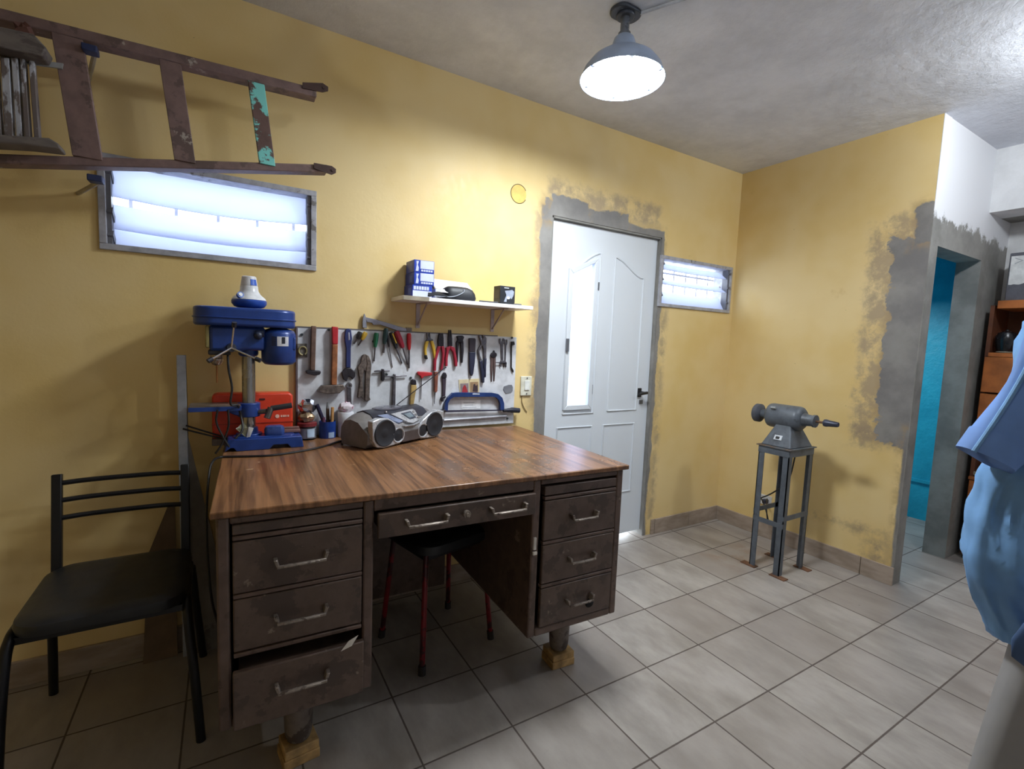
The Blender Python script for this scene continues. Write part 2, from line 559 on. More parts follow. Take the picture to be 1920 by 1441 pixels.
mb.prism([(gx0, gzl), (gx1, gzr), (gx1, z1), (gx0, z1)], YD, YD + 0.04)
mb.build('door_leaf', m_door, droot, rel=drel)
def ring(mb, outer, inner, a, b):
    n = len(outer)
    for k in range(n):
        q = [outer[k], outer[(k + 1) % n], inner[(k + 1) % n], inner[k]]
        mb.prism(q, a, b)
def grow(poly, d):
    c = (sum(p[0] for p in poly) / len(poly), sum(p[1] for p in poly) / len(poly))
    return [(p[0] + d * (1 if p[0] > c[0] else -1), p[1] + d * (1 if p[1] > c[1] else -1)) for p in poly]
gq = [(gx0, gzl), (gx1, gzr), (gx1, gz0), (gx0, gz0)]
mb = MB(); ring(mb, grow(gq, 0.026), grow(gq, -0.004), YD - 0.014, YD + 0.002)
gf = mb.build('glazing_frame', m_door, droot, rel=drel, bevel=0.003)
g = MB().prism(grow(gq, -0.002), YD + 0.015, YD + 0.019)
pane = g.build('pane', m_frostd, gf, rel=drel)
mb = MB()
for k in range(4):
    x = gx0 + (gx1 - gx0) * (k + 0.5) / 4
    mb.box(x - 0.005, x + 0.005, YD + 0.035, YD + 0.043, gz0, gzr)
mb.build('door_grille', M(216, 216, 220, 0.5), droot, rel=drel)
def moulding(pts, r=0.007):
    MB().tube([(p[0], YD, p[1]) for p in pts], r, 8).build('panel_moulding', m_door, droot, rel=drel)
def arch(xa, xb, za, zb, zbot, rise):
    pts = [(xa, zbot), (xa, za)]
    for k in range(1, 10):
        f = k / 9
        s = f * f * (3 - 2 * f)
        pts.append((xa + (xb - xa) * f, za + (zb - za) * s))
    pts += [(xb, zbot), (xa, zbot)]
    return pts
pl = [(-1.508,1.74),(-1.273,1.855),(-1.531,0.888),(-1.28,0.884)]
pr = [(-1.152,1.847),(-0.901,1.741),(-1.174,0.882),(-0.904,0.877)]
moulding(arch(pl[0][0], pl[1][0], pl[0][1], pl[1][1], pl[2][1] - 0.012, 0))
moulding(arch(pr[0][0], pr[1][0], pr[0][1], pr[1][1], pr[2][1], 0))
lo1 = [(-1.543,0.794),(-1.276,0.79),(-1.177,0.794),(-0.909,0.787),(-0.902,0.264)]
for a, b in ((0, 1), (2, 3)):
    xa, xb, zt = lo1[a][0], lo1[b][0], (lo1[a][1] + lo1[b][1]) / 2
    moulding([(xa, 0.33), (xa, zt), (xb, zt), (xb, 0.33), (xa, 0.33)])
mh = M(120, 122, 128, 0.4, 0.6)
hz = [(-1.65,1.858),(-1.645,1.759),(-1.656,1.073),(-1.649,0.952)]
for za, zb in ((hz[0][1], hz[1][1]), (hz[2][1], hz[3][1])):
    MB().cyl((x0 + 0.004, YD - 0.006, zb), (x0 + 0.004, YD - 0.006, za), 0.007, seg=12).build('hinge', mh, droot, rel=drel)
hp = [(-0.877,0.995),(-0.806,0.998),(-0.856,1.025),(-0.898,0.966),(-0.96,0.959),(-0.856,0.931)]
mb = MB()
mb.cyl((hp[0][0], YD, hp[0][1]), (hp[0][0], YD - 0.045, hp[0][1]), 0.011)
mb.box(hp[0][0] - 0.014, hp[0][0] + 0.014, YD - 0.010, YD, hp[0][1] - 0.03, hp[0][1] + 0.03)
mb.tube([(hp[0][0] + 0.03, YD - 0.045, hp[0][1] + 0.002), (hp[0][0], YD - 0.047, hp[0][1]), (hp[0][0] - 0.045, YD - 0.045, hp[0][1] - 0.006)], 0.010, 8)
hd = mb.build('door_handle', M(22, 22, 26, 0.4), droot, rel=drel, bevel=0.002)
hd['label'] = 'black lever handle'
mb = MB(); mb.box(hp[5][0] - 0.016, hp[5][0] + 0.016, YD - 0.004, YD, hp[5][1] - 0.014, hp[5][1] + 0.014)
mb.cyl((hp[5][0], YD - 0.007, hp[5][1]), (hp[5][0], YD, hp[5][1]), 0.007)
mb.build('lock_plate', mh, droot, rel=drel)
cl = [(-1.51,1.331),(-1.505,1.255),(-1.28,1.683),(-1.277,1.637),(-1.29,1.053),(-1.286,0.994)]
MB().box(cl[0][0] - 0.008, cl[0][0] + 0.008, YD - 0.028, YD - 0.012, cl[1][1], cl[0][1]).build('casement_catch', mh, droot, rel=drel, bevel=0.002)
for a, b in ((2, 3), (4, 5)):
    MB().cyl((cl[a][0], YD - 0.004, cl[b][1]), (cl[a][0], YD - 0.004, cl[a][1]), 0.005, seg=10).build('casement_hinge', mh, droot, rel=drel)
# jamb and threshold in the opening
mb = MB()
mb.box(DOOR[0], x0 - 0.002, 0.004, 0.13, 0.0, DOOR[3]); mb.box(x1 + 0.002, DOOR[1], 0.004, 0.13, 0.0, DOOR[3])
mb.box(DOOR[0], DOOR[1], 0.004, 0.13, z1 + 0.002, DOOR[3])
struct(mb.build('trim_2', m_cem))

# ================================================================== LAMPS
m_dark = M(58, 62, 72, 0.45, 0.2)
m_shade = M(150, 164, 188, 0.35, 0.2, 0.06, name='grey_enamel')
def emit(name, col, strength):
    n = NT(name)
    e = n.node('ShaderNodeEmission')
    e.inputs[0].default_value = (*col, 1); e.inputs[1].default_value = strength
    n.link(e.outputs[0], n.out.inputs[0])
    return n.m
def pendant(x, y, strength, label, group=None):
    t = thing('pendant_lamp', label, 'lamp', (x, y, H), 0, group)
    mb = MB(); mb.prism(rrect(-0.062, 0.062, -0.045, 0.045, 0.04, 6), -0.014, 0.0, 'z')
    mb.cyl((0, 0, -0.024), (0, 0, -0.012), 0.035)
    mb.build('ceiling_plate', m_dark, t, bevel=0.004)
    mb = MB(); mb.cyl((0, 0, -0.085), (0, 0, -0.02), 0.017); mb.cyl((0, 0, -0.10), (0, 0, -0.08), 0.024)
    mb.build('stem', M(120, 124, 132, 0.3, 0.7), t)
    mb = MB(); mb.lathe([(0.026, -0.09), (0.038, -0.10), (0.044, -0.118), (0.048, -0.155), (0.046, -0.16)])
    mb.build('shade_neck', m_shade, t)
    prof = [(0.046, -0.148), (0.062, -0.152), (0.092, -0.164), (0.124, -0.186), (0.148, -0.216), (0.160, -0.246), (0.164, -0.252),
            (0.161, -0.252), (0.156, -0.244), (0.143, -0.216), (0.120, -0.190), (0.090, -0.170), (0.046, -0.160)]
    MB().lathe(prof, seg=48).build('lamp_shade', m_shade, t)
    MB().lathe([(0.0, -0.2585), (0.06, -0.2565), (0.12, -0.251), (0.146, -0.244), (0.150, -0.238), (0.148, -0.232)], seg=48).build('diffuser', emit('lamp_glow_%d' % round(strength * 10), LAMP_COL, strength), t)
    for a in (60, 120, 180, 240, 300, 0):
        c, s = math.cos(math.radians(a)), math.sin(math.radians(a))
        MB().box(0.146 * c - 0.006, 0.146 * c + 0.006, 0.146 * s - 0.006, 0.146 * s + 0.006, -0.247, -0.232).build('diffuser_clip', m_shade, t)
    return t
pendant(-1.915, -0.785, L_MAIN, 'lit grey enamel barn-shade lamp hanging from the ceiling above the desk')
# bare bulbs on the ceiling: towards the niche, and nearer the middle of the room
def bare_bulb(x, y, strength, label):
    t = thing('ceiling_bulb', label, 'lamp', (x, y, H))
    MB().lathe([(0.05, -0.02), (0.05, 0.0)]).build('socket_base', m_dark, t)
    MB().lathe([(0.02, -0.06), (0.02, -0.02)]).build('socket', m_dark, t)
    MB().lathe([(0.0, -0.165), (0.03, -0.158), (0.044, -0.135), (0.046, -0.115), (0.036, -0.085), (0.02, -0.06)], seg=24).build('bulb', emit('bulb_glow_%d' % round(strength), LAMP_COL, strength), t)
bare_bulb(-0.36, -1.95, L_RIGHT, 'bare white bulb in a ceiling socket near the white niche wall')
bare_bulb(-2.45, -1.55, L_NEAR, 'bare white bulb in a ceiling socket over the floor before the desk')
p = [(-1.884,-0.79),(-1.781,-0.99)]
tag(MB().tube([(p[0][0], p[0][1], H - 0.008), (p[1][0], p[1][1], H - 0.008)], 0.006, 8).build('ceiling_conduit', M(186, 188, 196, 0.5), origin=(p[0][0], p[0][1], H)), 'thin pale conduit running along the ceiling from the lamp', 'conduit')

# ================================================================== DESK
m_steel = wornmat('brown_painted_steel', (104, 84, 74), [((78, 62, 54), 0.55, 1.0), ((142, 124, 110), 0.66, 5.0)], 11, 0.42, 0.15)
m_steel2 = wornmat('brown_drawer_steel', (98, 80, 70), [((74, 60, 53), 0.52, 3.0), ((134, 118, 104), 0.64, 8.0)], 10, 0.42, 0.15)
m_nickel = wornmat('dull_nickel', (150, 138, 128), [((96, 82, 74), 0.55, 2.0)], 40, 0.4, 0.5)
def mat_top():
    n = NT('worn_laminate_wood')
    c = n.objc()
    x, y, z = n.xyz(c)
    g = n.math('ADD', n.math('MULTIPLY', n.noise(n.scale(c, (22, 1.1, 10)), 1.6, 4.0, 0.55), 0.6), n.math('MULTIPLY', n.noise(n.scale(c, (75, 2.2, 10)), 1.6, 4.0, 0.6), 0.4))
    wob = n.node('ShaderNodeTexWave', wave_type='BANDS', bands_direction='X')
    n.link(n.scale(c, (8, 1.0, 1)), wob.inputs['Vector'])
    wob.inputs['Scale'].default_value = 1.2; wob.inputs['Distortion'].default_value = 7.0; wob.inputs['Detail'].default_value = 4.0
    col = n.mix(n.step(g, 0.36, 0.62), lin(88, 58, 36), lin(150, 106, 70))
    col = n.mix(n.math('MULTIPLY', wob.outputs[1], 0.2), col, lin(118, 78, 48))
    wear = n.noise(n.scale(c, (3, 2.2, 1)), 1.6, 6.0, 0.7)
    zone = n.step(n.box(x, y, 0.62, 1.40, 0.0, 0.8), 0.25, -0.2)
    w1 = n.math('MULTIPLY', n.step(wear, 0.5, 0.62), zone)
    col = n.mix(n.math('MULTIPLY', w1, 0.75), col, lin(96, 74, 60))
    w2 = n.math('MULTIPLY', n.step(n.noise(n.scale(c, (9, 14, 1)), 1.5, 5.0, 0.7), 0.66, 0.70), 0.7)
    col = n.mix(w2, col, lin(206, 176, 142))
    sp = n.step(n.noise(c, 42.0, 2.0), 0.77, 0.79)
    col = n.mix(sp, col, lin(220, 214, 204))
    n.done(col, n.mix(w1, (0.3, 0.3, 0.3, 1), (0.22, 0.22, 0.22, 1)))
    n.bump(wear, 0.08, 0.01)
    return n.m
m_top = mat_top()
m_edge = M(120, 86, 58, 0.5, 0, 0.2, 30)

TZ = 0.845
DR = math.radians(-2.15)
desk = thing('desk', 'big brown steel desk with six drawers and a worn wooden top', 'desk', (-3.292, -0.907, 0), DR)
DW, DD = 1.372, 0.893
MB().box(0, DW, 0, DD, TZ - 0.018, TZ).build('tabletop', m_top, desk, bevel=0.004)
FY = 0.014   # front plane of the carcass
def pedestal(xa, xb, name):
    mb = MB()
    z0, z1 = 0.245, TZ - 0.019
    t = 0.03
    mb.box(xa, xa + t, FY, DD - 0.03, z0, z1)
    mb.box(xb - t, xb, FY, DD - 0.03, z0, z1)
    mb.box(xa + t, xb - t, FY, DD - 0.03, z0, z0 + 0.03)
    mb.box(xa + t, xb - t, DD - 0.06, DD - 0.03, z0 + 0.03, z1)
    mb.box(xa + t, xb - t, FY, FY + 0.03, z1 - 0.022, z1)
    return mb.build(name, m_steel, desk, bevel=0.006)
pedestal(0.012, 0.407, 'pedestal')
pedestal(0.952, 1.356, 'pedestal')
MB().box(0.407, 0.952, FY, FY + 0.03, 0.790, TZ - 0.019).build('apron', m_steel, desk, bevel=0.003)
MB().box(0.407, 0.952, DD - 0.06, DD - 0.04, 0.06, TZ - 0.019).build('back_panel', m_steel, desk)  # extended below the pedestals to block light and darken the kneehole
def pull(parent, xc, z, yf, w=0.115):
    mb = MB()
    for s in (-1, 1):
        mb.prism([(xc + s * (w / 2 + 0.002), z + 0.014), (xc + s * (w / 2 + 0.012), z + 0.014), (xc + s * (w / 2 + 0.005), z - 0.006), (xc + s * (w / 2 - 0.004), z - 0.009)], yf - 0.024, yf)
    mb.box(xc - w / 2 - 0.004, xc + w / 2 + 0.004, yf - 0.028, yf - 0.020, z - 0.009, z - 0.001)
    mb.box(xc - w / 2 + 0.012, xc + w / 2 - 0.012, yf - 0.031, yf - 0.024, z - 0.008, z - 0.002)
    return mb.build('handle', m_nickel, parent, bevel=0.002)
def drawer(xa, xb, za, zb, out=0.0, handles=(0.5,), hz=0.5, hw=0.115, depth=0.6, tilt=0):
    yf = FY - 0.004 - out
    mb = MB()
    mb.box(xa, xb, yf, yf + 0.018, za, zb)
    if out:
        mb.box(xa + 0.012, xb - 0.012, yf + 0.018, yf + 0.3, za + 0.01, zb - 0.02)
    d = mb.build('drawer', m_steel2, desk, bevel=0.004)
    for h in handles:
        pull(d, xa + (xb - xa) * h, za + (zb - za) * hz, yf, hw)
    return d
def slide(xa, xb, za, zb):
    MB().box(xa, xb, FY - 0.002, FY + 0.5, za, zb).build('writing_slide', m_steel2, desk, bevel=0.003)
def lip(xa, xb, z):
    MB().box(xa, xb, FY - 0.004, FY + 0.02, z - 0.006, z + 0.006).build('rail', m_steel, desk, bevel=0.003)
# left pedestal
lx0, lx1 = 0.048, 0.374
slide(lx0, lx1, 0.776, 0.803)
lip(lx0, lx1, 0.767)
drawer(lx0, lx1, 0.618, 0.758)
lip(lx0, lx1, 0.610)
drawer(lx0, lx1, 0.459, 0.602)
lip(lx0, lx1, 0.449)
drawer(lx0 - 0.002, lx1 + 0.002, 0.262, 0.420, out=0.030, hz=0.58)
# right pedestal
rx0, rx1 = 0.998, 1.322
slide(rx0, rx1, 0.764, 0.797)
lip(rx0, rx1, 0.754)
drawer(rx0, rx1, 0.600, 0.745, handles=(0.52,), hw=0.10)
lip(rx0, rx1, 0.591)
drawer(rx0, rx1, 0.440, 0.583, handles=(0.52,), hw=0.10)
lip(rx0, rx1, 0.431)
dr = drawer(rx0, rx1, 0.277, 0.422, handles=(0.52,), hw=0.10)
MB().ball((rx0 + 0.222, FY - 0.006, 0.322), 0.020, (1, 0.25, 0.9)).build('lock_hole', M(10, 9, 9, 0.9), dr)
# wide centre drawer
dr = drawer(0.414, 0.950, 0.712, 0.787, out=0.018, handles=(0.27, 0.79), hz=0.50)
mb = MB(); mb.cyl((0.69, FY - 0.034, 0.752), (0.69, FY - 0.020, 0.752), 0.012); mb.cyl((0.69, FY - 0.040, 0.752), (0.69, FY - 0.03, 0.752), 0.006)
mb.build('lock', m_nickel, dr)
mb = MB(); mb.box(0.958, 0.970, FY - 0.006, FY + 0.002, 0.575, 0.62); mb.box(0.955, 0.972, FY - 0.01, FY - 0.002, 0.558, 0.57)
mb.build('hook_latch', M(214, 206, 196, 0.4), desk, bevel=0.002)
legs = [(0.215, 0.14), (1.195, 0.16), (0.215, 0.70), (1.195, 0.70)]
for lx, ly in legs:
    mb = MB(); mb.lathe([(0.026, 0.058), (0.034, 0.064), (0.038, 0.078), (0.040, 0.10), (0.045, 0.246)], (lx, ly, 0.0))
    mb.build('leg', wornmat('leg_steel_%d' % int(lx * 10 + ly * 100), (120, 108, 100), [((76, 66, 60), 0.55, 1.0)], 12, 0.5, 0.2), desk)
m_block = M(176, 142, 92, 0.7, 0, 0.25, 20, 0.2)
bl = ['pale wooden block under the front left leg of the desk', 'pale wooden block under the front right leg of the desk']
cD, sD = math.cos(DR), math.sin(DR)
for k, (lx, ly) in enumerate(legs):
    if k > 1:
        continue
    wx, wy = -3.292 + lx * cD - ly * sD, -0.907 + lx * sD + ly * cD
    mb = MB(); mb.box(-0.052, 0.052, -0.045, 0.045, 0, 0.030); mb.box(-0.048, 0.05, -0.043, 0.044, 0.0305, 0.0575)
    b = mb.build('wood_block', m_block, bevel=0.003)
    b.location = (wx, wy, 0); b.rotation_euler = (0, 0, 0.12 - 0.2 * k)
    tag(b, bl[k], 'block', 'wooden blocks under the desk')

# ================================================================== BLACK CHAIR
m_blk = M(20, 20, 24, 0.38, 0.2, 0.1)
m_vinyl = M(30, 32, 36, 0.42, 0.0, 0.15, 14, 0.1)
ch = thing('chair', 'black metal chair with vinyl seat and three back slats left of the desk', 'chair', (-3.565, -0.35, 0))
def rel_tube(name, pts, r, par, m, smooth=6, seg=12):
    return MB().tube(pts, r, seg, smooth).build(name, m, par)
CX = 0.170
for s in (-1, 1):
    xt, xf, xb = s * 0.178, s * 0.232, s * 0.222
    rel_tube('front_leg', [(xf, -0.225, 0.0), (s * 0.218, -0.222, 0.22), (s * 0.205, -0.212, 0.385), (s * 0.20, -0.185, 0.437), (s * 0.196, -0.12, 0.452), (s * 0.19, 0.12, 0.442)], 0.0135, ch, m_blk)
    rel_tube('rear_leg', [(xb, 0.245, 0.0), (s * 0.205, 0.19, 0.25), (s * 0.195, 0.14, 0.42)], 0.0135, ch, m_blk)
    mb = MB(); mb.box(s * 0.178 - 0.0135, s * 0.178 + 0.0135, 0.135, 0.157, 0.40, 0.80, Rx(-9), (s * 0.178, 0.146, 0.42))
    mb.build('back_post', m_blk, ch, bevel=0.003)
for z in (0.765, 0.708, 0.65):
    yb = 0.146 + (z - 0.42) * math.tan(math.radians(9))
    mb = MB(); mb.tube([(-0.178, yb, z), (-0.09, yb + 0.012, z + 0.002), (0.09, yb + 0.012, z + 0.002), (0.178, yb, z)], 0.0085, 8, 4, 1.0)
    mb.build('back_slat', m_blk, ch)
mb = MB()
rings = []
for zz, k in ((0.448, 0.93), (0.452, 0.985), (0.468, 1.0), (0.482, 0.985), (0.490, 0.93), (0.4925, 0.8)):
    rings.append([(u * k, v * k - 0.02, zz + 0.012 * (v + 0.2) * (1 if zz > 0.45 else 0.5)) for u, v in rrect(-0.20, 0.20, -0.205, 0.195, 0.07, 6)])
mb.loft(rings)
st = mb.build('seat', m_vinyl, ch)
MB().box(-0.195, 0.195, -0.19, -0.175, 0.425, 0.445).build('cross_rail', m_blk, ch)
MB().box(-0.19, 0.19, 0.10, 0.115, 0.425, 0.445).build('cross_rail', m_blk, ch)

# ================================================================== STOOL under the desk
so = thing('stool', 'stool with dark seat and red metal legs tucked under the desk', 'stool', (-2.475, -0.42, 0), math.radians(13))
m_red = wornmat('red_painted_tube', (128, 22, 32), [((60, 20, 24), 0.52, 2.0)], 14, 0.35, 0.2)
mb = MB(); rings = []
for zz, k in ((0.462, 0.9), (0.468, 0.98), (0.485, 1.0), (0.502, 0.98), (0.512, 0.9), (0.514, 0.7)):
    rings.append([(u * k, v * k, zz) for u, v in rrect(-0.19, 0.19, -0.17, 0.17, 0.08, 6)])
mb.loft(rings).build('seat', M(24, 24, 28, 0.5), so)
for sx in (-1, 1):
    for sy in (-1, 1):
        mb = MB(); mb.tube([(sx * 0.145, sy * 0.12, 0.462), (sx * 0.175, sy * 0.155, 0.03)], 0.011, 10)
        lg = mb.build('leg', m_red, so)
        mb = MB(); mb.cyl((sx * 0.1775, sy * 0.158, 0.0), (sx * 0.175, sy * 0.155, 0.035), 0.0145)
        mb.build('rubber_foot', M(40, 34, 34, 0.7), lg)
mb = MB()
for sx in (-1, 1):
    mb.box(sx * 0.145 - 0.008, sx * 0.145 + 0.008, -0.12, 0.12, 0.438, 0.462)
for sy in (-1, 1):
    mb.box(-0.145, 0.145, sy * 0.12 - 0.008, sy * 0.12 + 0.008, 0.438, 0.462)
mb.build('seat_frame', M(28, 26, 28, 0.5), so)

# ================================================================== SHEET PANEL and board beside the desk
m_sheet = wornmat('dull_grey_sheet', (120, 112, 104), [((92, 84, 76), 0.55, 1.0)], 5, 0.5, 0.1)
q = [(-3.411,1.2),(-3.387,1.201),(-3.384,0.882),(-3.303,0.44),(-3.27,0.138)]
pt = thing('sheet_panel', 'narrow tapering grey panel standing upright between the chair and the desk', 'panel', (q[0][0] + 0.03, -0.07, 0))
prl = pt.location.copy()
MB().prism([(q[0][0] + 0.03, 0.0), (q[3][0] + 0.05, 0.0), (q[3][0] + 0.005, q[3][1]), (q[2][0] + 0.005, q[2][1]), (q[1][0], q[1][1] - 0.01), (q[0][0] + 0.03, q[1][1] - 0.01)], -0.074, -0.066).build('panel', m_sheet, pt, rel=prl)
MB().box(q[0][0], q[0][0] + 0.03, -0.082, -0.058, 0.0, q[0][1]).build('edge_strip', M(168, 172, 182, 0.35, 0.3), pt, rel=prl, bevel=0.002)
tag(MB().slab([(-3.54, -0.055, 0.0), (-3.43, -0.055, 0.0), (-3.43, -0.018, 0.60), (-3.455, -0.018, 0.60), (-3.52, -0.022, 0.42)], 0.006).build('cardboard_offcut', M(104, 84, 64, 0.8), origin=(-3.45, -0.1, 0)),
    'brown cardboard offcut leaning on the yellow wall behind the black chair', 'cardboard')

# ================================================================== DRILL PRESS
m_blue = wornmat('blue_machine_paint', (36, 66, 138), [((28, 52, 112), 0.6, 1.0)], 5, 0.32, 0.1)
m_bright = M(200, 200, 206, 0.22, 0.9, 0.1, 12)
m_iron = M(122, 116, 112, 0.35, 0.8, 0.2, 20)
dp = thing('drill_press', 'blue bench drill press standing on the desk', 'drill press', (-3.175, -0.140, TZ))
dl = (-3.175, -0.125, 0.0)    # parts are written with world x, y and z minus tabletop
def D(p): return (p[0] + 3.175, p[1] + 0.140, p[2] - TZ)
bx0, bx1, by0, by1 = -0.085, 0.190, -0.080, 0.036
mb = MB()
outline = [(bx0 + 0.02, 0.0), (bx0 + 0.05, 0.0), (bx0 + 0.062, 0.014), (bx0 + 0.09, 0.014), (bx0 + 0.10, 0.0), (bx0 + 0.175, 0.0), (bx0 + 0.19, 0.018), (bx0 + 0.24, 0.018), (bx0 + 0.252, 0.003), (bx1, 0.003), (bx1 - 0.008, 0.046), (bx0 + 0.03, 0.050)]
outline = [(bx0, 0.0), (bx0 + 0.02, 0.014), (bx0 + 0.03, 0.014), (bx0 + 0.04, 0.0), (bx0 + 0.15, 0.0), (bx0 + 0.165, 0.016), (bx0 + 0.215, 0.016), (bx0 + 0.228, 0.0), (bx1, 0.0), (bx1 - 0.008, 0.045), (bx0 + 0.012, 0.045)]
mb.prism(outline, by0, by1)
mb.prism(rrect(bx0 + 0.03, bx1 - 0.03, by0 + 0.02, by1 - 0.02, 0.02), 0.044, 0.049, 'z')
mb.build('base', m_blue, dp, bevel=0.005)
mb = MB(); mb.cyl((0, 0, 0.046), (0, 0, 0.056), 0.046); mb.cyl((0, 0, 0.056), (0, 0, 0.08), 0.033, 0.030)
mb.build('column_flange', m_blue, dp, bevel=0.002)
MB().cyl((0, 0, 0.06), (0, 0, 0.47), 0.0235, seg=32).build('column', M(158, 154, 150, 0.25, 0.85, 0.08, 8), dp)
# work table to the left of the column
tb = [(-3.37,1.018),(-3.37,1.008),(-3.218,1.017),(-3.218,1.005)]
tz = 1.017 - TZ
mb = MB(); mb.box(-0.195, -0.028, -0.080, 0.050, tz - 0.016, tz)
for k in (-1, 1):
    mb.box(-0.17, -0.05, k * 0.03 - 0.004, k * 0.03 + 0.004, tz - 0.001, tz + 0.0005)
tbl = mb.build('work_table', m_blue, dp, bevel=0.003)
mb = MB(); mb.box(-0.193, -0.03, -0.078, 0.048, tz + 0.0002, tz + 0.0016)
mb.build('table_face', M(134, 124, 116, 0.4, 0.6, 0.2), tbl)
mb = MB(); mb.cyl((0, 0, tz - 0.05), (0, 0, tz + 0.004), 0.040, seg=28); mb.prism([(-0.09, tz - 0.018), (-0.02, tz - 0.018), (-0.02, tz - 0.048), (-0.05, tz - 0.04)], -0.025, 0.025)
mb.build('table_bracket', m_blue, dp, bevel=0.003)
mb = MB(); mb.tube([(0.035, -0.02, tz - 0.032), (0.06, -0.035, tz - 0.028)], 0.010, 10); mb.tube([(0.06, -0.045, tz - 0.055), (0.075, -0.035, tz - 0.015)], 0.012, 10)
mb.build('clamp_lever', m_iron, dp)
MB().tube([(0.075, -0.035, tz - 0.018), (0.15, -0.045, tz - 0.006)], 0.011, 10).build('lever_grip', M(48, 48, 54, 0.5), dp)
# head
hz0, hz1 = 1.222 - TZ, 1.318 - TZ
mb = MB()
hp = [(-0.128, hz0), (-0.128, hz1), (0.055, hz1), (0.055, hz0 + 0.005), (-0.01, hz0 + 0.005), (-0.03, hz0)]
mb.prism(hp, -0.062, 0.055)
mb.cyl((0, 0, hz0 - 0.02), (0, 0, hz0 + 0.03), 0.035, seg=28)
hd = mb.build('head', m_blue, dp, bevel=0.012, seg=3)
mb = MB(); mb.box(-0.140, -0.127, -0.058, 0.05, hz0 + 0.012, hz1 - 0.004)
mb.build('front_plate', M(150, 138, 86, 0.5), hd, bevel=0.004)
mb = MB(); mb.box(-0.132, -0.06, -0.056, 0.05, hz0 - 0.014, hz0 + 0.004)
mb.build('quill_housing', M(52, 52, 58, 0.5, 0.3), hd, bevel=0.004)
# belt cover
cz0, cz1 = 1.316 - TZ, 1.386 - TZ
mb = MB(); mb.prism(rrect(-0.178, 0.165, -0.088, 0.088, 0.07, 8), cz0, cz1, 'z')
cov = mb.build('belt_cover', m_blue, dp, bevel=0.010, seg=3)
mb = MB(); mb.prism(rrect(-0.182, 0.169, -0.092, 0.092, 0.074, 8), cz0 + 0.028, cz0 + 0.034, 'z')
mb.build('cover_rim', m_blue, cov, bevel=0.002)
# motor
mx = 0.105
mb = MB(); mb.lathe([(0.036, -0.002), (0.050, 0.0), (0.062, 0.012), (0.062, 0.118), (0.056, 0.132), (0.03, 0.142)], (mx, -0.02, 1.174 - TZ), seg=32)
mo = mb.build('motor', m_blue, dp, sharp=50)
MB().box(mx + 0.045, 0.163, -0.06, 0.03, 1.232 - TZ, 1.282 - TZ).build('terminal_box', m_blue, mo, bevel=0.004)
# rating label, wrapped on the motor
def wrap(name, a0, a1, za, zb, r, mat):
    mb = MB()
    n = 8
    rings = []
    for k in range(n + 1):
        a = math.radians(a0 + (a1 - a0) * k / n)
        c, s = math.cos(a), math.sin(a)
        rings.append([(mx + r * c, -0.02 + r * s, za), (mx + r * c, -0.02 + r * s, zb), (mx + (r + 0.0008) * c, -0.02 + (r + 0.0008) * s, zb), (mx + (r + 0.0008) * c, -0.02 + (r + 0.0008) * s, za)])
    mb.loft(rings)
    return mb.build(name, mat, mo)
m_lab = M(206, 206, 212, 0.5); m_ink = M(26, 30, 44, 0.5)
wrap('rating_label', -100, -62, 1.247 - TZ, 1.284 - TZ, 0.0622, m_lab)
wrap('label_print', -85, -74, 1.257 - TZ, 1.282 - TZ, 0.0631, m_ink)
for k in range(5):
    wrap('label_line', -118, -103, 1.249 - TZ + k * 0.0075, 1.253 - TZ + k * 0.0075, 0.0622, m_ink)
# feed spokes, pointing from the hub on the near side of the head
hub = Vector((-0.058, -0.078, 1.236 - TZ))
mb = MB(); mb.cyl((hub.x, -0.060, hub.z), (hub.x, -0.088, hub.z), 0.018, 0.014)
hb = mb.build('feed_hub', M(70, 74, 84, 0.35, 0.6), dp)
for tx, tzz in ((-0.048, 1.330), (-0.131, 1.188), (0.035, 1.192)):
    tip = Vector((tx, -0.125, tzz - TZ))
    st0 = hub + Vector((0, -0.008, 0))
    sp = MB().tube([st0, st0.lerp(tip, 0.86)], 0.0036, 8).build('feed_spoke', m_bright, hb)
    MB().tube([st0.lerp(tip, 0.82), tip], 0.0085, 10).build('knob', M(38, 38, 48, 0.4), sp)
# chuck and bit
qx, qy = -0.106, -0.005
mb = MB(); mb.lathe([(0.012, 0.05), (0.018, 0.047), (0.0215, 0.044), (0.0215, 0.03), (0.019, 0.028), (0.0215, 0.026), (0.0215, 0.016), (0.014, 0.003), (0.005, 0.0)][::-1], (qx, qy, 1.166 - TZ))
mb.build('chuck', M(158, 146, 138, 0.25, 0.85), dp)
MB().cyl((qx, qy, 1.208 - TZ), (qx, qy, 1.226 - TZ), 0.016).build('spindle', m_iron, dp)
MB().cyl((qx, qy, 1.10 - TZ), (qx, qy, 1.168 - TZ), 0.0028, seg=8).build('drill_bit', M(140, 92, 52, 0.35, 0.7), dp)
mb = MB(); mb.tube([(0.0 + 0.02, -0.066, 1.29 - TZ), (0.05, -0.072, 1.292 - TZ)], 0.013, 10); mb.ball((0.03, -0.075, 1.285 - TZ), 0.016)
mb.build('belt_tension_knob', M(34, 40, 60, 0.4), dp)
m_cord = M(22, 18, 20, 0.5)
cs2 = [(-3.279,-0.25,1.011),(-3.283,-0.25,0.964),(-3.26,-0.25,0.904),(-3.244,-0.25,0.871)]
cs3 = [(-3.246,-0.25,1.01),(-3.246,-0.25,0.947),(-3.267,-0.25,0.885),(-3.288,-0.25,0.839)]
for st_ in (cs2, cs3):
    MB().tube([D((p[0], p[1], max(p[2], TZ + 0.005))) for p in st_], 0.0036, 8, 5).build('power_cord', m_cord, dp)
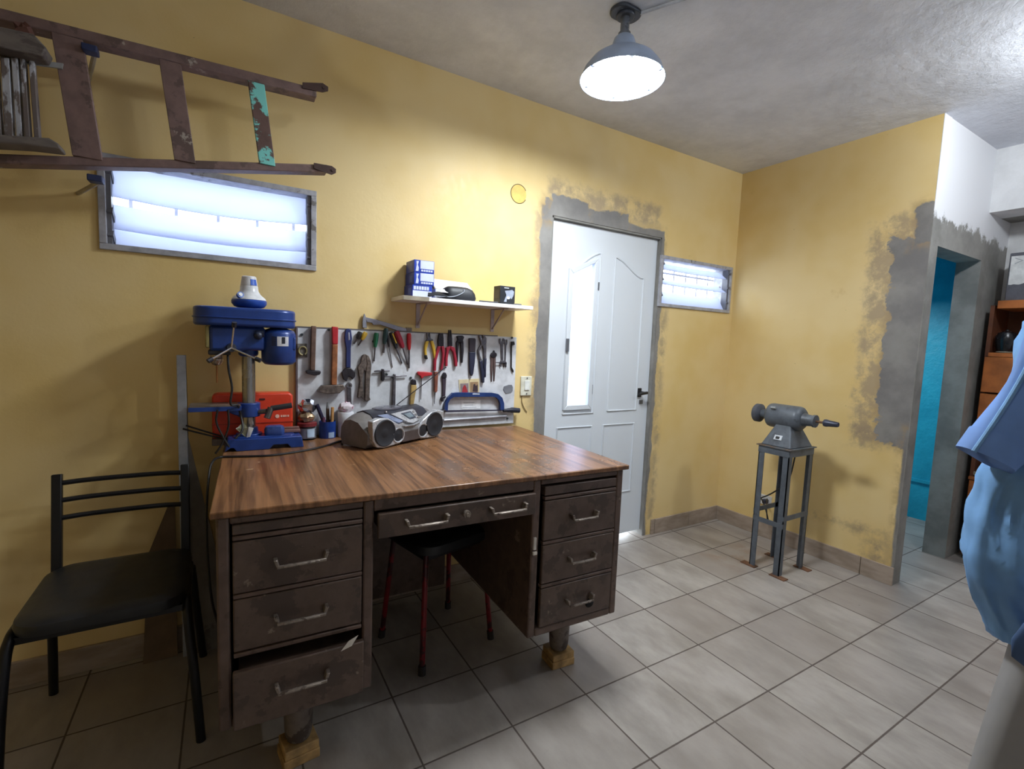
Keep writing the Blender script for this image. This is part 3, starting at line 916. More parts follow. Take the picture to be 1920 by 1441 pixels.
MB().tube([D(p) for p in [(-3.245, -0.17, 1.222), (-3.243, -0.22, 1.16), (-3.233, -0.235, 1.09), (-3.238, -0.24, 1.03), (-3.215, -0.225, 1.022), (-3.205, -0.2, 0.98), (-3.20, -0.225, 0.93), (-3.225, -0.24, 0.899)]], 0.0042, 8, 5).build('power_cord', m_cord, dp)

# white and blue plastic device on the drill cover
pdv = thing('plastic_device', 'white and blue domed plastic device standing on the drill cover', 'device', (-3.170, -0.125, 1.386))
MB().lathe([(0.030, 0.0), (0.052, 0.008), (0.061, 0.020), (0.0615, 0.030), (0.059, 0.034)], seg=36).build('lower_shell', M(36, 74, 160, 0.35), pdv)
MB().lathe([(0.060, 0.0345), (0.056, 0.042), (0.040, 0.056), (0.032, 0.070), (0.031, 0.084), (0.0305, 0.088)], seg=36).build('upper_shell', M(226, 228, 234, 0.35), pdv)
cp = MB().lathe([(0.029, 0.0885), (0.029, 0.094), (0.025, 0.122), (0.022, 0.125)], seg=36).build('cap', M(214, 214, 218, 0.4), pdv)
mb = MB()
rings = []
for k in range(7):
    a = math.radians(-82 + k * 8)
    c, s = math.cos(a), math.sin(a)
    rings.append([(0.0300 * c, 0.0300 * s, 0.090), (0.0268 * c, 0.0268 * s, 0.113), (0.0275 * c, 0.0275 * s, 0.113), (0.0307 * c, 0.0307 * s, 0.090)])
mb.loft(rings).build('blue_sticker', M(40, 92, 196, 0.4), cp)
mb = MB(); mb.cyl((-0.034, -0.040, 0.046), (-0.030, -0.050, 0.050), 0.012); mb.build('dial', M(60, 100, 180, 0.4), pdv)
mb = MB(); mb.cyl((-0.031, -0.050, 0.050), (-0.030, -0.0525, 0.051), 0.007); mb.build('dial_face', M(226, 228, 232, 0.4), pdv)

# red tool case behind the drill
rc = thing('tool_case', 'flat orange-red tool case standing behind the drill press', 'case', (-3.155, -0.052, TZ))
m_redc = M(214, 62, 34, 0.4, 0, 0.06)
z0c = 0.0
mb = MB()
mb.prism([(-0.145, 0.028), (-0.145, 0.195), (-0.132, 0.206), (0.132, 0.206), (0.145, 0.195), (0.145, 0.028)], -0.032, 0.032)
mb.build('case_body', m_redc, rc, bevel=0.008, seg=3)
mb = MB(); mb.box(-0.147, 0.147, -0.034, 0.033, 0.0, 0.028); mb.build('case_foot', M(104, 92, 92, 0.6), rc, bevel=0.003)
MB().box(-0.146, 0.146, -0.034, 0.033, 0.082, 0.086).build('case_seam', M(182, 48, 28, 0.5), rc)
mb = MB(); mb.lathe([(0.006, 0.0), (0.008, 0.0), (0.008, 0.001), (0.006, 0.001)], (0.085, -0.0325, 0.108), (0, -1, 0), 16)
for k, wd in enumerate((0.006, 0.007, 0.005, 0.006)):
    xx = 0.098 + k * 0.0085
    mb.box(xx, xx + wd, -0.0335, -0.0322, 0.104, 0.112)
mb.build('white_lettering', M(236, 190, 170, 0.5), rc)
mb = MB(); mb.box(0.02, 0.04, -0.0345, -0.032, 0.178, 0.184); mb.build('case_slot', M(60, 20, 14, 0.6), rc)

# bits lying on the drill base
bz = TZ + 0.049
p = [(-3.133,-0.226),(-3.08,-0.252),(-3.078,-0.253),(-3,-0.274),(-3.213,-0.254)]
mb = MB(); rings = []
for zz, k in ((0.0, 0.9), (0.006, 1.0), (0.024, 1.0), (0.034, 0.88), (0.038, 0.6)):
    rings.append([(u * k, v * k, zz) for u, v in rrect(-0.036, 0.036, -0.022, 0.022, 0.014, 5)])
mb.loft(rings)
cs = mb.build('eyeglass_case', M(48, 72, 132, 0.3)); cs.location = (-3.088, -0.178, bz + 0.0003); cs.rotation_euler = (0, 0, -0.1)
tag(cs, 'small rounded blue case lying on the drill base by the column', 'case')
tb_ = MB(); tb_.box(-0.05, 0.05, -0.018, 0.018, 0.0, 0.012); tb_.box(-0.048, 0.048, -0.002, 0.016, 0.0122, 0.020)
o = tb_.build('wooden_batten', M(120, 84, 78, 0.6), bevel=0.002); o.location = (-3.04, -0.135, bz + 0.0003)
tag(o, 'short stepped reddish-brown wooden batten on the right end of the drill base', 'batten')
fp = thing('folded_card', 'folded greenish card standing open on the drill base in front of the column', 'card', (-3.192, -0.195, bz - 0.001))
MB().slab([(-0.028, 0.0, 0.034), (0.004, 0.0, 0.0), (0.012, -0.006, 0.038), (-0.004, 0.004, 0.062)], 0.001).build('card_leaf', M(140, 138, 112, 0.6), fp)
MB().slab([(0.006, -0.002, 0.0), (0.018, -0.006, 0.002), (0.030, -0.008, 0.036), (0.013, -0.006, 0.042)], 0.001).build('card_leaf', M(228, 228, 228, 0.5), fp)
MB().slab([(-0.030, 0.001, 0.036), (-0.016, 0.001, 0.022), (-0.014, 0.0, 0.036), (-0.018, 0.001, 0.044)], 0.001).build('card_flap', M(236, 236, 236, 0.5), fp)

for lab_, dz_, dx_, ze_ in (('upper of the two thin dark rods sticking out left from behind the drill press', 0.0, 0.0, 0.004), ('lower of the two thin dark rods sticking out left from behind the drill press', -0.012, -0.01, 0.0035)):
    ro = MB().tube([(-0.135 + dx_, 0.002, 0.088 + dz_), (0.06 + dx_, 0.004, ze_)], 0.0032, 8).build('thin_rod', M(40, 34, 32, 0.5))
    ro.location = (-3.25, -0.096, TZ); tag(ro, lab_, 'rod', 'thin rods behind the drill')
tag(MB().slab([(-2.985, -0.955, 0.418), (-2.955, -0.953, 0.424), (-2.935, -0.945, 0.446), (-2.962, -0.945, 0.436)], 0.001).build('paper_scrap', M(206, 198, 186, 0.6), origin=(-2.96, -0.95, 0.42)), 'curled pale paper scrap poking out of the open bottom left drawer', 'paper')

# ------------------------------------------------------------------ pots at the back of the desk
BZ = TZ
jr = thing('glass_jar', 'glass jar holding crumpled silver foil packets beside the red case', 'jar', (-2.952, -0.062, BZ))
n = NT('clear_glass'); gs = n.node('ShaderNodeBsdfGlass'); gs.inputs['Roughness'].default_value = 0.05; gs.inputs['IOR'].default_value = 1.2
tr = n.node('ShaderNodeBsdfTransparent'); mx_ = n.node('ShaderNodeMixShader'); mx_.inputs[0].default_value = 0.6
n.link(gs.outputs[0], mx_.inputs[1]); n.link(tr.outputs[0], mx_.inputs[2]); n.link(mx_.outputs[0], n.out.inputs[0])
m_glass = n.m
MB().lathe([(0.0, 0.0), (0.036, 0.0), (0.038, 0.006), (0.038, 0.06), (0.035, 0.066), (0.033, 0.066), (0.036, 0.058), (0.036, 0.008), (0.0, 0.004)], seg=28).build('jar_body', m_glass, jr)
MB().lathe([(0.0355, 0.006), (0.0355, 0.050), (0.0, 0.050)], seg=24).build('contents', M(150, 150, 160, 0.5), jr)
mb = MB(); rings = []
for k in range(5):
    a = math.radians(-96 + k * 12); c, s = math.cos(a), math.sin(a)
    rings.append([(0.0384 * c, 0.0384 * s, 0.012), (0.0384 * c, 0.0384 * s, 0.048), (0.039 * c, 0.039 * s, 0.048), (0.039 * c, 0.039 * s, 0.012)])
mb.loft(rings).build('jar_label', M(178, 198, 220, 0.5), jr)
MB().lathe([(0.0395, 0.058), (0.0395, 0.072), (0.036, 0.074)], seg=28).build('jar_rim', M(120, 40, 44, 0.5), jr)
m_foil = M(190, 192, 204, 0.18, 0.95, 0.2, 30)
def crumple(name, c, r, sc, mat, amp, seed, par=None):
    rnd = random.Random(seed)
    mb = MB(); mb.ball(c, r, sc, seg=14)
    for v in mb.bm.verts:
        v.co += Vector((rnd.uniform(-1, 1), rnd.uniform(-1, 1), rnd.uniform(-1, 1))) * amp
    return mb.build(name, mat, par, sharp=20)
fo = crumple('foil_packet', (0, 0, 0.030), 0.034, (1, 0.75, 0.9), m_foil, 0.007, 3); fo.location = (-2.953, -0.062, BZ + 0.112)
tag(fo, 'crumpled silver foil packet on top of the pile in the jar', 'packet')
fo = crumple('foil_packet', (0, 0, 0.022), 0.032, (1.05, 0.8, 0.7), M(176, 150, 120, 0.25, 0.7), 0.005, 9); fo.location = (-2.955, -0.063, BZ + 0.0745)
tag(fo, 'brownish foil packet bulging from the mouth of the glass jar', 'packet')
cu = thing('pen_cup', 'blue tin cup of pencils at the back of the desk', 'cup', (-2.868, -0.06, BZ))
MB().lathe([(0.0, 0.0), (0.034, 0.0), (0.035, 0.004), (0.035, 0.074), (0.033, 0.074), (0.033, 0.006), (0.0, 0.005)], seg=28).build('cup_body', M(30, 62, 140, 0.35), cu)
mb = MB(); rings = []
for k in range(5):
    a = math.radians(-92 + k * 11); c, s = math.cos(a), math.sin(a)
    rings.append([(0.0352 * c, 0.0352 * s, 0.004), (0.0352 * c, 0.0352 * s, 0.028), (0.0358 * c, 0.0358 * s, 0.028), (0.0358 * c, 0.0358 * s, 0.004)])
mb.loft(rings).build('cup_label', M(150, 170, 200, 0.5), cu)
def stick(name, label, cat, base, tip, r, mat, tipm=None, frac=0.8):
    b, t_ = Vector(base), Vector(tip)
    if tipm is None:
        o = MB().tube([(0, 0, 0), t_ - b], r, 8).build(name, mat)
    else:
        o = MB().tube([(0, 0, 0), (t_ - b) * frac], r, 8).build(name, mat)
        MB().tube([(t_ - b) * frac, (t_ - b)], [r, r * 0.4], 8).build('tip', tipm, o)
    o.location = b
    return tag(o, label, cat, 'things in the blue cup')
cx, cy = -2.868, -0.06
stick('screwdriver', 'dark-handled tool leaning left in the blue cup', 'tool', (cx + 0.008, cy, BZ + 0.008), (cx - 0.046, cy - 0.012, BZ + 0.150), 0.0085, M(34, 32, 58, 0.4))
stick('paintbrush', 'dark brown brush with a grey tip in the blue cup', 'brush', (cx + 0.004, cy + 0.008, BZ + 0.008), (cx + 0.002, cy + 0.01, BZ + 0.155), 0.0075, M(84, 62, 46, 0.6), M(110, 110, 112, 0.6), 0.82)
stick('pencil', 'pale wooden stick upright in the blue cup', 'pencil', (cx + 0.016, cy - 0.006, BZ + 0.008), (cx + 0.020, cy - 0.006, BZ + 0.135), 0.007, M(190, 140, 84, 0.6))
stick('marker_pen', 'short maroon pen low in the blue cup', 'pen', (cx - 0.014, cy - 0.01, BZ + 0.008), (cx - 0.018, cy - 0.012, BZ + 0.092), 0.007, M(106, 62, 88, 0.5))
bt = thing('plastic_bottle', 'white plastic tube with crumpled pink and white top beside the radio', 'bottle', (-2.790, -0.06, BZ))
MB().lathe([(0.0, 0.0), (0.032, 0.0), (0.034, 0.004), (0.0345, 0.108), (0.033, 0.112), (0.0, 0.112)], seg=28).build('tube', M(220, 222, 230, 0.4), bt)
crumple('bag_top', (0, 0, 0.132), 0.032, (1.05, 1.0, 0.75), wornmat('pink_white_plastic', (226, 214, 222), [((190, 90, 128), 0.52, 1.0)], 24, 0.4), 0.004, 5, bt)

# ================================================================== RADIO
RZ = math.radians(27)
ra = thing('radio', 'silver and black portable stereo with oval speakers on the desk', 'radio', (-2.772, -0.372, TZ), RZ)
m_rbody = M(120, 116, 116, 0.4, 0.1); m_rdark = M(48, 50, 60, 0.35); m_rsil = M(190, 192, 198, 0.28, 0.4); m_cone = M(24, 26, 34, 0.6)
RW, RD, RH = 0.440, 0.165, 0.140
def rprofile(f):
    """cross-section (y, z) of the body at fraction f of its width"""
    e = min(f, 1 - f) / 0.16
    k = 1.0 if e > 1 else 0.80 + 0.20 * math.sin(e * PI / 2)
    bul = 0.018 * math.sin(PI * f)
    pts = [(0.010 - bul, 0.006), (-0.004 - bul, 0.03), (-0.006 - bul, 0.075), ((0.049 - bul) / 2, 0.1025), (0.055, 0.130), (0.10, 0.140), (0.138, 0.130), (0.160, 0.095), (0.164, 0.04), (0.152, 0.006)]
    return [(0.08 + (y - 0.08) * (0.86 + 0.14 * k), 0.004 + (z - 0.004) * k) for y, z in pts]
rings = []
for k in range(25):
    f = k / 24
    rings.append([(RW * f, y, z) for y, z in rprofile(f)])
MB().loft(rings).build('body', m_rbody, ra, sharp=60)
# dark lid on top
rings = []
for k in range(17):
    f = 0.14 + 0.72 * k / 16
    P_ = rprofile(f)
    rings.append([(RW * f, P_[3][0] - 0.002, P_[3][1] + 0.003), (RW * f, P_[4][0], P_[4][1] + 0.0045), (RW * f, P_[5][0], P_[5][1] + 0.005), (RW * f, P_[6][0], P_[6][1] + 0.003), (RW * f, P_[6][0], P_[6][1] - 0.004), (RW * f, P_[5][0], P_[5][1] - 0.006), (RW * f, P_[4][0], P_[4][1] - 0.006), (RW * f, P_[3][0] + 0.004, P_[3][1] - 0.004)])
MB().loft(rings).build('top_panel', m_rdark, ra, sharp=60)
mb = MB(); mb.lathe([(0.0, 0.0), (0.040, 0.0), (0.0405, 0.006), (0.038, 0.0085), (0.0, 0.0095)], (RW * 0.45, 0.100, 0.1385), seg=36)
for v_ in mb.bm.verts:
    v_.co.x = RW * 0.45 + (v_.co.x - RW * 0.45) * 2.0
mb.build('disc_lid', M(112, 112, 124, 0.25, 0.3), ra)
def face_y(x):
    return -0.005 - 0.018 * math.sin(PI * x / RW)
def speaker(cx_, s):
    # s = -1: left pair (small cone towards the middle), +1 mirrored
    y = face_y(cx_) - 0.001
    mb = MB()
    big = ell(cx_, 0.064, 0.060, 0.060, 32)
    pod = [(cx_ - s * 0.066, 0.118), (cx_ - s * 0.03, 0.127), (cx_ + s * 0.02, 0.122), (cx_ + s * 0.085, 0.086), (cx_ + s * 0.112, 0.05), (cx_ + s * 0.108, 0.026), (cx_ + s * 0.085, 0.008), (cx_ + s * 0.05, 0.006), (cx_, 0.0025), (cx_ - s * 0.04, 0.010), (cx_ - s * 0.062, 0.04)]
    mb.prism(pod if s > 0 else pod[::-1], y - 0.010, y + 0.02)
    pd = mb.build('speaker_pod', m_rsil, ra, bevel=0.004)
    mb = MB(); mb.lathe([(0.0, 0.0035), (0.012, 0.003), (0.018, 0.0015), (0.021, 0.001), (0.046, 0.0035), (0.052, 0.006), (0.055, 0.005), (0.0555, -0.002)], (cx_, y - 0.0095, 0.064), (0, -1, 0), 36)
    mb.build('woofer', m_cone, pd)
    mb = MB(); mb.lathe([(0.026, -0.002), (0.029, 0.004), (0.032, 0.004), (0.033, -0.002)], (cx_ + s * 0.076, y - 0.0095, 0.045), (0, -1, 0), 28); mb.build('tweeter_ring', m_rsil, pd)
    mb = MB(); mb.lathe([(0.0, 0.005), (0.012, 0.002), (0.026, 0.0005), (0.027, -0.003)][::-1], (cx_ + s * 0.076, y - 0.0095, 0.045), (0, -1, 0), 28); mb.build('tweeter', m_cone, pd)
speaker(0.070, 1)
speaker(RW - 0.070, -1)
# control panel
mid = RW * 0.5
def onface(u, v, d):
    """point on the sloped upper front: u along the width, v up the slope 0..1, d proud of it"""
    P_ = rprofile(u / RW)
    a, b = Vector((P_[2][0], P_[2][1])), Vector((P_[4][0], P_[4][1]))
    q = a.lerp(b, v); nn = Vector((-(b - a).y, (b - a).x)).normalized()
    if nn.x > 0: nn = -nn
    return (u, q.x + nn.x * d, q.y + nn.y * d)
def facepoly(poly, d0, d1, name, m, par):
    mb = MB()
    A = [mb.bm.verts.new(onface(u, v, d1)) for u, v in poly]; B = [mb.bm.verts.new(onface(u, v, d0)) for u, v in poly]
    mb.bm.faces.new(A); mb.bm.faces.new(B[::-1])
    for k in range(len(poly)):
        mb.bm.faces.new((A[k], B[k], B[(k + 1) % len(poly)], A[(k + 1) % len(poly)]))
    return mb.build(name, m, par)
cpn = facepoly([(mid - 0.065, 0.78), (mid + 0.075, 0.92), (mid + 0.082, 0.80), (mid + 0.062, 0.20), (mid + 0.012, 0.05), (mid - 0.012, 0.12)], 0.0, 0.012, 'control_panel', m_rsil, ra)
facepoly([(mid - 0.012, 0.72), (mid + 0.050, 0.78), (mid + 0.052, 0.32), (mid + 0.008, 0.27)], 0.0122, 0.0135, 'display_bezel', M(66, 70, 82, 0.3), cpn)
facepoly([(mid - 0.003, 0.64), (mid + 0.040, 0.68), (mid + 0.042, 0.40), (mid + 0.010, 0.36)], 0.0138, 0.0146, 'display', M(112, 124, 132, 0.2), cpn)
for k in range(3):
    facepoly([(mid + 0.057, 0.75 - k * 0.2), (mid + 0.069, 0.77 - k * 0.2), (mid + 0.068, 0.66 - k * 0.2), (mid + 0.057, 0.64 - k * 0.2)], 0.0122, 0.0150, 'button', m_rbody, cpn)
facepoly([(mid - 0.135, 0.84), (mid - 0.08, 0.84), (mid - 0.03, 0.28), (mid - 0.055, 0.22)], 0.002, 0.009, 'tuning_strip', M(134, 144, 172, 0.3, 0.3), ra)
facepoly([(mid - 0.05, 0.04), (mid + 0.005, 0.02), (mid + 0.055, 0.12), (mid + 0.06, 0.05), (mid + 0.01, -0.06), (mid - 0.04, -0.04)], 0.0, 0.007, 'key_bar', M(160, 162, 168, 0.3, 0.4), ra)
mb = MB(); mb.box(mid - 0.055, mid + 0.055, face_y(mid) - 0.004, face_y(mid) + 0.01, 0.010, 0.058)
mb.build('cassette_door', M(74, 66, 66, 0.35), ra, bevel=0.004)
mb = MB(); mb.ball((0.14, 0.045, 0.135), 0.006); mb.build('volume_knob', m_bright, ra)
mb = MB()
mb.tube([(RW * 0.60, 0.140, 0.128), (RW * 0.60 + 0.225, 0.02, 0.318)], 0.0022, 8); mb.ball((RW * 0.60 + 0.227, 0.019, 0.320), 0.0045)
mb.build('antenna', M(96, 96, 104, 0.25, 0.9), ra)
for sx in (0.06, RW - 0.06):
    MB().cyl((sx, 0.05, 0.0), (sx, 0.05, 0.008), 0.012).build('foot', m_rdark, ra)
    MB().cyl((sx, 0.14, 0.0), (sx, 0.14, 0.008), 0.012).build('foot', m_rdark, ra)
# radio lead along the desk, over its left edge
q = [(-2.833,-0.171),(-2.908,-0.248),(-2.988,-0.3),(-3.1,-0.339),(-3.17,-0.332),(-3.238,-0.312),(-3.274,-0.309)]
lead = [(-2.84, -0.235, TZ + 0.004)] + [(a, b, TZ + 0.004) for a, b in q] + [(-3.294, -0.36, TZ + 0.003), (-3.3045, -0.40, TZ - 0.03), (-3.312, -0.46, 0.70), (-3.310, -0.48, 0.55), (-3.300, -0.50, 0.42), (-3.285, -0.30, 0.20), (-3.29, -0.16, 0.005)]
tag(MB().tube(lead, 0.004, 8, 5).build('power_cable', m_cord, origin=(-3.29, -0.36, TZ)), 'black cable running along the desk in front of the drill and down its left side', 'cable')

# ================================================================== GRINDER on its stand
m_gr = wornmat('grey_machine_paint', (96, 102, 110), [((78, 82, 88), 0.6, 1.0), ((120, 110, 98), 0.74, 4.0)], 9, 0.45, 0.1)
sd = thing('machine_stand', 'tall grey angle-iron stand with rusty feet below the bench polisher', 'stand', (-0.386, -0.702, 0))
SZ = 0.745
m_rust = M(112, 78, 56, 0.8, 0.1, 0.25, 20)
for sx in (-1, 1):
    for sy in (-1, 1):
        xb, yb = sx * 0.127, sy * 0.091
        mb = MB()
        mb.box(min(xb, xb - sx * 0.035), max(xb, xb - sx * 0.035), min(yb, yb - sy * 0.005), max(yb, yb - sy * 0.005), 0.005, SZ)
        mb.box(min(xb, xb - sx * 0.005), max(xb, xb - sx * 0.005), min(yb, yb - sy * 0.035), max(yb, yb - sy * 0.035), 0.005, SZ)
        lg = mb.build('leg', m_gr, sd)
        MB().box(xb - 0.022, xb + 0.022, yb - 0.045, yb + 0.045, 0.0, 0.005).build('foot_plate', m_rust, lg)
mb = MB()
for sy in (-1, 1):
    mb.box(-0.127, 0.127, sy * 0.091 - 0.003, sy * 0.091 + 0.003, SZ - 0.04, SZ)
for sx in (-1, 1):
    mb.box(sx * 0.127 - 0.003, sx * 0.127 + 0.003, -0.091, 0.091, SZ - 0.04, SZ)
mb.build('top_frame', m_gr, sd)
mb = MB(); mb.box(-0.138, 0.138, -0.102, 0.102, SZ, SZ + 0.006)
mb.build('top_plate', wornmat('rusty_plate', (110, 92, 78), [((90, 96, 102), 0.5, 2.0)], 12, 0.6), sd)
for (a, b) in (((-1, -1), (-1, 1)), ((-1, -1), (1, -1)), ((-1, 1), (1, 1))):
    z = 0.30 if a == (-1, -1) and b == (-1, 1) else 0.345
    xa, ya, xb, yb = a[0] * 0.125, a[1] * 0.089, b[0] * 0.125, b[1] * 0.089
    mb = MB(); mb.box(min(xa, xb) - 0.003, max(xa, xb) + 0.003, min(ya, yb) - 0.003, max(ya, yb) + 0.003, z - 0.014, z + 0.014)
    mb.build('brace', m_gr, sd)
gz = SZ + 0.006
gd = thing('bench_polisher', 'grey bench polishing motor with a round wheel and a tapered spindle on the stand', 'polisher', (-0.386, -0.702, gz))
ax = 0.918 - gz
mb = MB()
def ringq(hx, hy, z): return [(-hx, -hy, z), (hx, -hy, z), (hx, hy, z), (-hx, hy, z)]
mb.loft([ringq(0.118, 0.088, 0.0), ringq(0.115, 0.085, 0.008), ringq(0.060, 0.048, ax - 0.055), ringq(0.05, 0.04, ax - 0.03)])
pb = mb.build('pedestal', m_gr, gd, bevel=0.006)
# switch on the face towards the desk
mb = MB(); mb.box(-0.096 - 0.003, -0.096 + 0.004, -0.022, 0.022, 0.036, 0.066, Ry(31))
sw = mb.build('switch_plate', M(206, 210, 216, 0.4), pb)
mb = MB(); mb.box(-0.100 - 0.004, -0.100 + 0.004, -0.010, 0.010, 0.044, 0.058, Ry(31)); mb.build('rocker', M(20, 20, 22, 0.4), sw)
mb = MB(); mb.lathe([(0.035, -0.108), (0.055, -0.104), (0.069, -0.09), (0.072, -0.078), (0.072, 0.078), (0.069, 0.09), (0.05, 0.104), (0.035, 0.108)], (0, 0.02, ax), (0, 1, 0), 36)
mo = mb.build('motor_body', m_gr, gd, sharp=50)
MB().box(-0.074, -0.06, 0.045, 0.075, ax + 0.045, ax + 0.056, Ry(38)).build('maker_plate', M(150, 152, 150, 0.5), mo)
mb = MB(); mb.lathe([(0.040, 0.0), (0.034, 0.02), (0.030, 0.06), (0.030, 0.062)], (0, -0.085, ax), (0, -1, 0), 28); mb.cyl((0, -0.140, ax), (0, -0.152, ax), 0.036)
mb.build('spindle_boss', m_gr, gd)
MB().cyl((0, -0.15, ax), (0, -0.20, ax), 0.007).build('shaft', M(120, 92, 74, 0.4, 0.6), gd)
mb = MB(); mb.lathe([(0.010, 0.0), (0.019, 0.006), (0.021, 0.018), (0.018, 0.03), (0.014, 0.075), (0.012, 0.078)], (0, -0.19, ax), (0, -1, 0), 24)
mb.build('tapered_spindle', M(64, 68, 84, 0.4, 0.3), gd)
mb = MB(); mb.lathe([(0.034, 0.0), (0.028, 0.02), (0.022, 0.05), (0.022, 0.06)], (0, 0.122, ax), (0, 1, 0), 28); mb.build('wheel_boss', m_gr, gd)
mb = MB(); mb.lathe([(0.02, 0.0), (0.048, 0.004), (0.056, 0.010), (0.056, 0.034), (0.050, 0.040), (0.0, 0.042)], (0, 0.168, ax), (0, 1, 0), 36); mb.build('polishing_wheel', M(78, 80, 88, 0.7), gd)
crd = [(-0.300, -0.715, 0.70), (-0.292, -0.68, 0.52), (-0.305, -0.60, 0.42), (-0.29, -0.52, 0.36), (-0.22, -0.48, 0.33), (-0.16, -0.46, 0.29), (-0.13, -0.47, 0.22), (-0.15, -0.50, 0.17), (-0.20, -0.52, 0.20), (-0.19, -0.50, 0.28), (-0.12, -0.46, 0.31), (-0.06, -0.42, 0.275), (-0.03, -0.395, 0.262)]
mb = MB(); mb.tube([(x_ + 0.386, y_ + 0.702, z_ - gz) for x_, y_, z_ in crd], 0.0042, 8, 6)
cd = mb.build('power_cord', M(30, 28, 30, 0.5), gd)
MB().box(-0.045 + 0.386, -0.014 + 0.386, -0.41 + 0.702, -0.38 + 0.702, 0.248 - gz, 0.276 - gz).build('plug', M(44, 48, 70, 0.5), cd, bevel=0.003)
ou = thing('wall_socket', 'white power socket low on the yellow wall behind the polisher stand', 'socket', (0.0, -0.37, 0.265))
MB().box(-0.012, 0.0, -0.055, 0.055, -0.034, 0.034).build('socket_plate', M(206, 204, 204, 0.5), ou, bevel=0.003)
mb = MB()
for k in (-1, 1):
    mb.cyl((-0.0135, k * 0.025, 0), (-0.011, k * 0.025, 0), 0.014)
mb.build('socket_face', M(180, 178, 180, 0.5), ou)

# ================================================================== TOOL BOARD
m_board = wornmat('white_board_face', (212, 214, 220), [((190, 190, 196), 0.66, 1.0), ((150, 146, 144), 0.79, 6.0)], 7, 0.45)
pc = [(-2.989,1.328),(-1.885,1.325),(-3,0.893),(-1.876,0.843)]
BX0, BX1, BZ1 = -2.985, -1.880, 1.325
pb_ = thing('tool_board', 'white board of hand tools fixed to the wall behind the desk', 'board', ((BX0 + BX1) / 2, 0, TZ + 0.004))
prel = pb_.location.copy()
MB().box(BX0, BX1, -0.018, -0.002, TZ + 0.004, BZ1).build('board_panel', m_board, pb_, rel=prel, bevel=0.002)
MB().box(BX0 - 0.006, BX0, -0.02, -0.002, TZ + 0.004, BZ1 + 0.004).build('edge_strip', M(96, 80, 84, 0.6), pb_, rel=prel)
MB().box(BX0, -2.0, -0.0195, -0.002, BZ1, BZ1 + 0.005).build('top_strip', M(104, 96, 96, 0.6), pb_, rel=prel)
nl = [(-2.968,1.294),(-1.912,1.321),(-1.922,0.878),(-2.952,0.914),(-2.858,1.32),(-2.661,1.275),(-2.596,1.121),(-2.57,1.11),(-2.396,1.126),(-2.477,1.105)]
for a, b in nl:
    MB().cyl((a, -0.024, b), (a, -0.016, b), 0.0055, seg=10).build('screw', M(60, 66, 70, 0.4, 0.5), pb_, rel=prel)

TG = 'hand tools on the board'
Y0 = -0.0185           # board face
m_wood_d = M(104, 78, 66, 0.55, 0, 0.25, 30); m_wood = M(150, 92, 54, 0.5, 0, 0.25, 30)
m_hred = M(178, 36, 44, 0.4, 0, 0.08); m_hred2 = M(150, 30, 52, 0.45, 0, 0.08)
m_tsteel = M(112, 108, 114, 0.35, 0.7, 0.2, 40); m_tdark = M(54, 50, 56, 0.4, 0.5, 0.2, 40)
m_tblue = M(36, 46, 96, 0.4, 0, 0.08); m_navy = M(34, 36, 58, 0.45, 0, 0.08)
m_yel = M(206, 168, 58, 0.45, 0, 0.08); m_tblk = M(26, 26, 30, 0.45, 0, 0.08)
m_old = M(112, 100, 94, 0.45, 0.5, 0.3, 60)
m_grn = M(26, 112, 76, 0.4, 0, 0.08); m_teal = M(28, 62, 66, 0.4, 0, 0.08)

def tool(name, label, cat, parts, group=TG, y=Y0):
    """parts: (part name, outline, thickness, material[, gap]) on the board; one part -> one mesh"""
    allp = [p for q in parts for p in q[1]]
    c = (sum(p[0] for p in allp) / len(allp), y, sum(p[1] for p in allp) / len(allp))
    if len(parts) == 1:
        q = parts[0]
        g = q[4] if len(q) > 4 else 0.0
        o = MB().prism(q[1], y - g - q[2], y - g).build(name, q[3], origin=c, bevel=min(0.0025, q[2] * 0.3))
        return tag(o, label, cat, group)
    t = thing(name, label, cat, c, 0, group)
    for q in parts:
        g = q[4] if len(q) > 4 else 0.0
        MB().prism(q[1], y - g - q[2], y - g).build(q[0], q[3], t, rel=c, bevel=min(0.003, q[2] * 0.3))
    return t
def bar(poly2, w):
    """straight strip of width w along a list of two points"""
    (a, b), (c, d) = poly2[0], poly2[1]
    L = math.hypot(c - a, d - b); nx, ny = -(d - b) / L * w / 2, (c - a) / L * w / 2
    return [(a + nx, b + ny), (c + nx, d + ny), (c - nx, d - ny), (a - nx, b - ny)]

# hammers
tool('hammer', 'small hammer with a plain brown handle, leftmost tool on the board', 'hammer', [
    ('handle', [(-2.932,1.334),(-2.912,1.333),(-2.917,1.14),(-2.937,1.142)], 0.020, m_wood_d, 0.006),
    ('head', [(-2.955,1.138),(-2.947,1.142),(-2.895,1.14),(-2.893,1.131),(-2.898,1.122),(-2.921,1.119),(-2.95,1.126)], 0.026, m_tdark, 0.002)])
hm = tool('hammer', 'larger hammer with a red-topped wooden handle on the board', 'hammer', [
    ('handle', [(-2.846,1.257),(-2.823,1.258),(-2.826,1.076),(-2.85,1.077)], 0.022, m_wood, 0.006),
    ('grip', [(-2.848,1.335),(-2.822,1.334),(-2.823,1.258),(-2.846,1.257)], 0.023, m_hred, 0.006),
    ('head', [(-2.907,1.051),(-2.89,1.075),(-2.799,1.078),(-2.792,1.061),(-2.814,1.04),(-2.868,1.038),(-2.905,1.047)], 0.030, m_old, 0.002)])
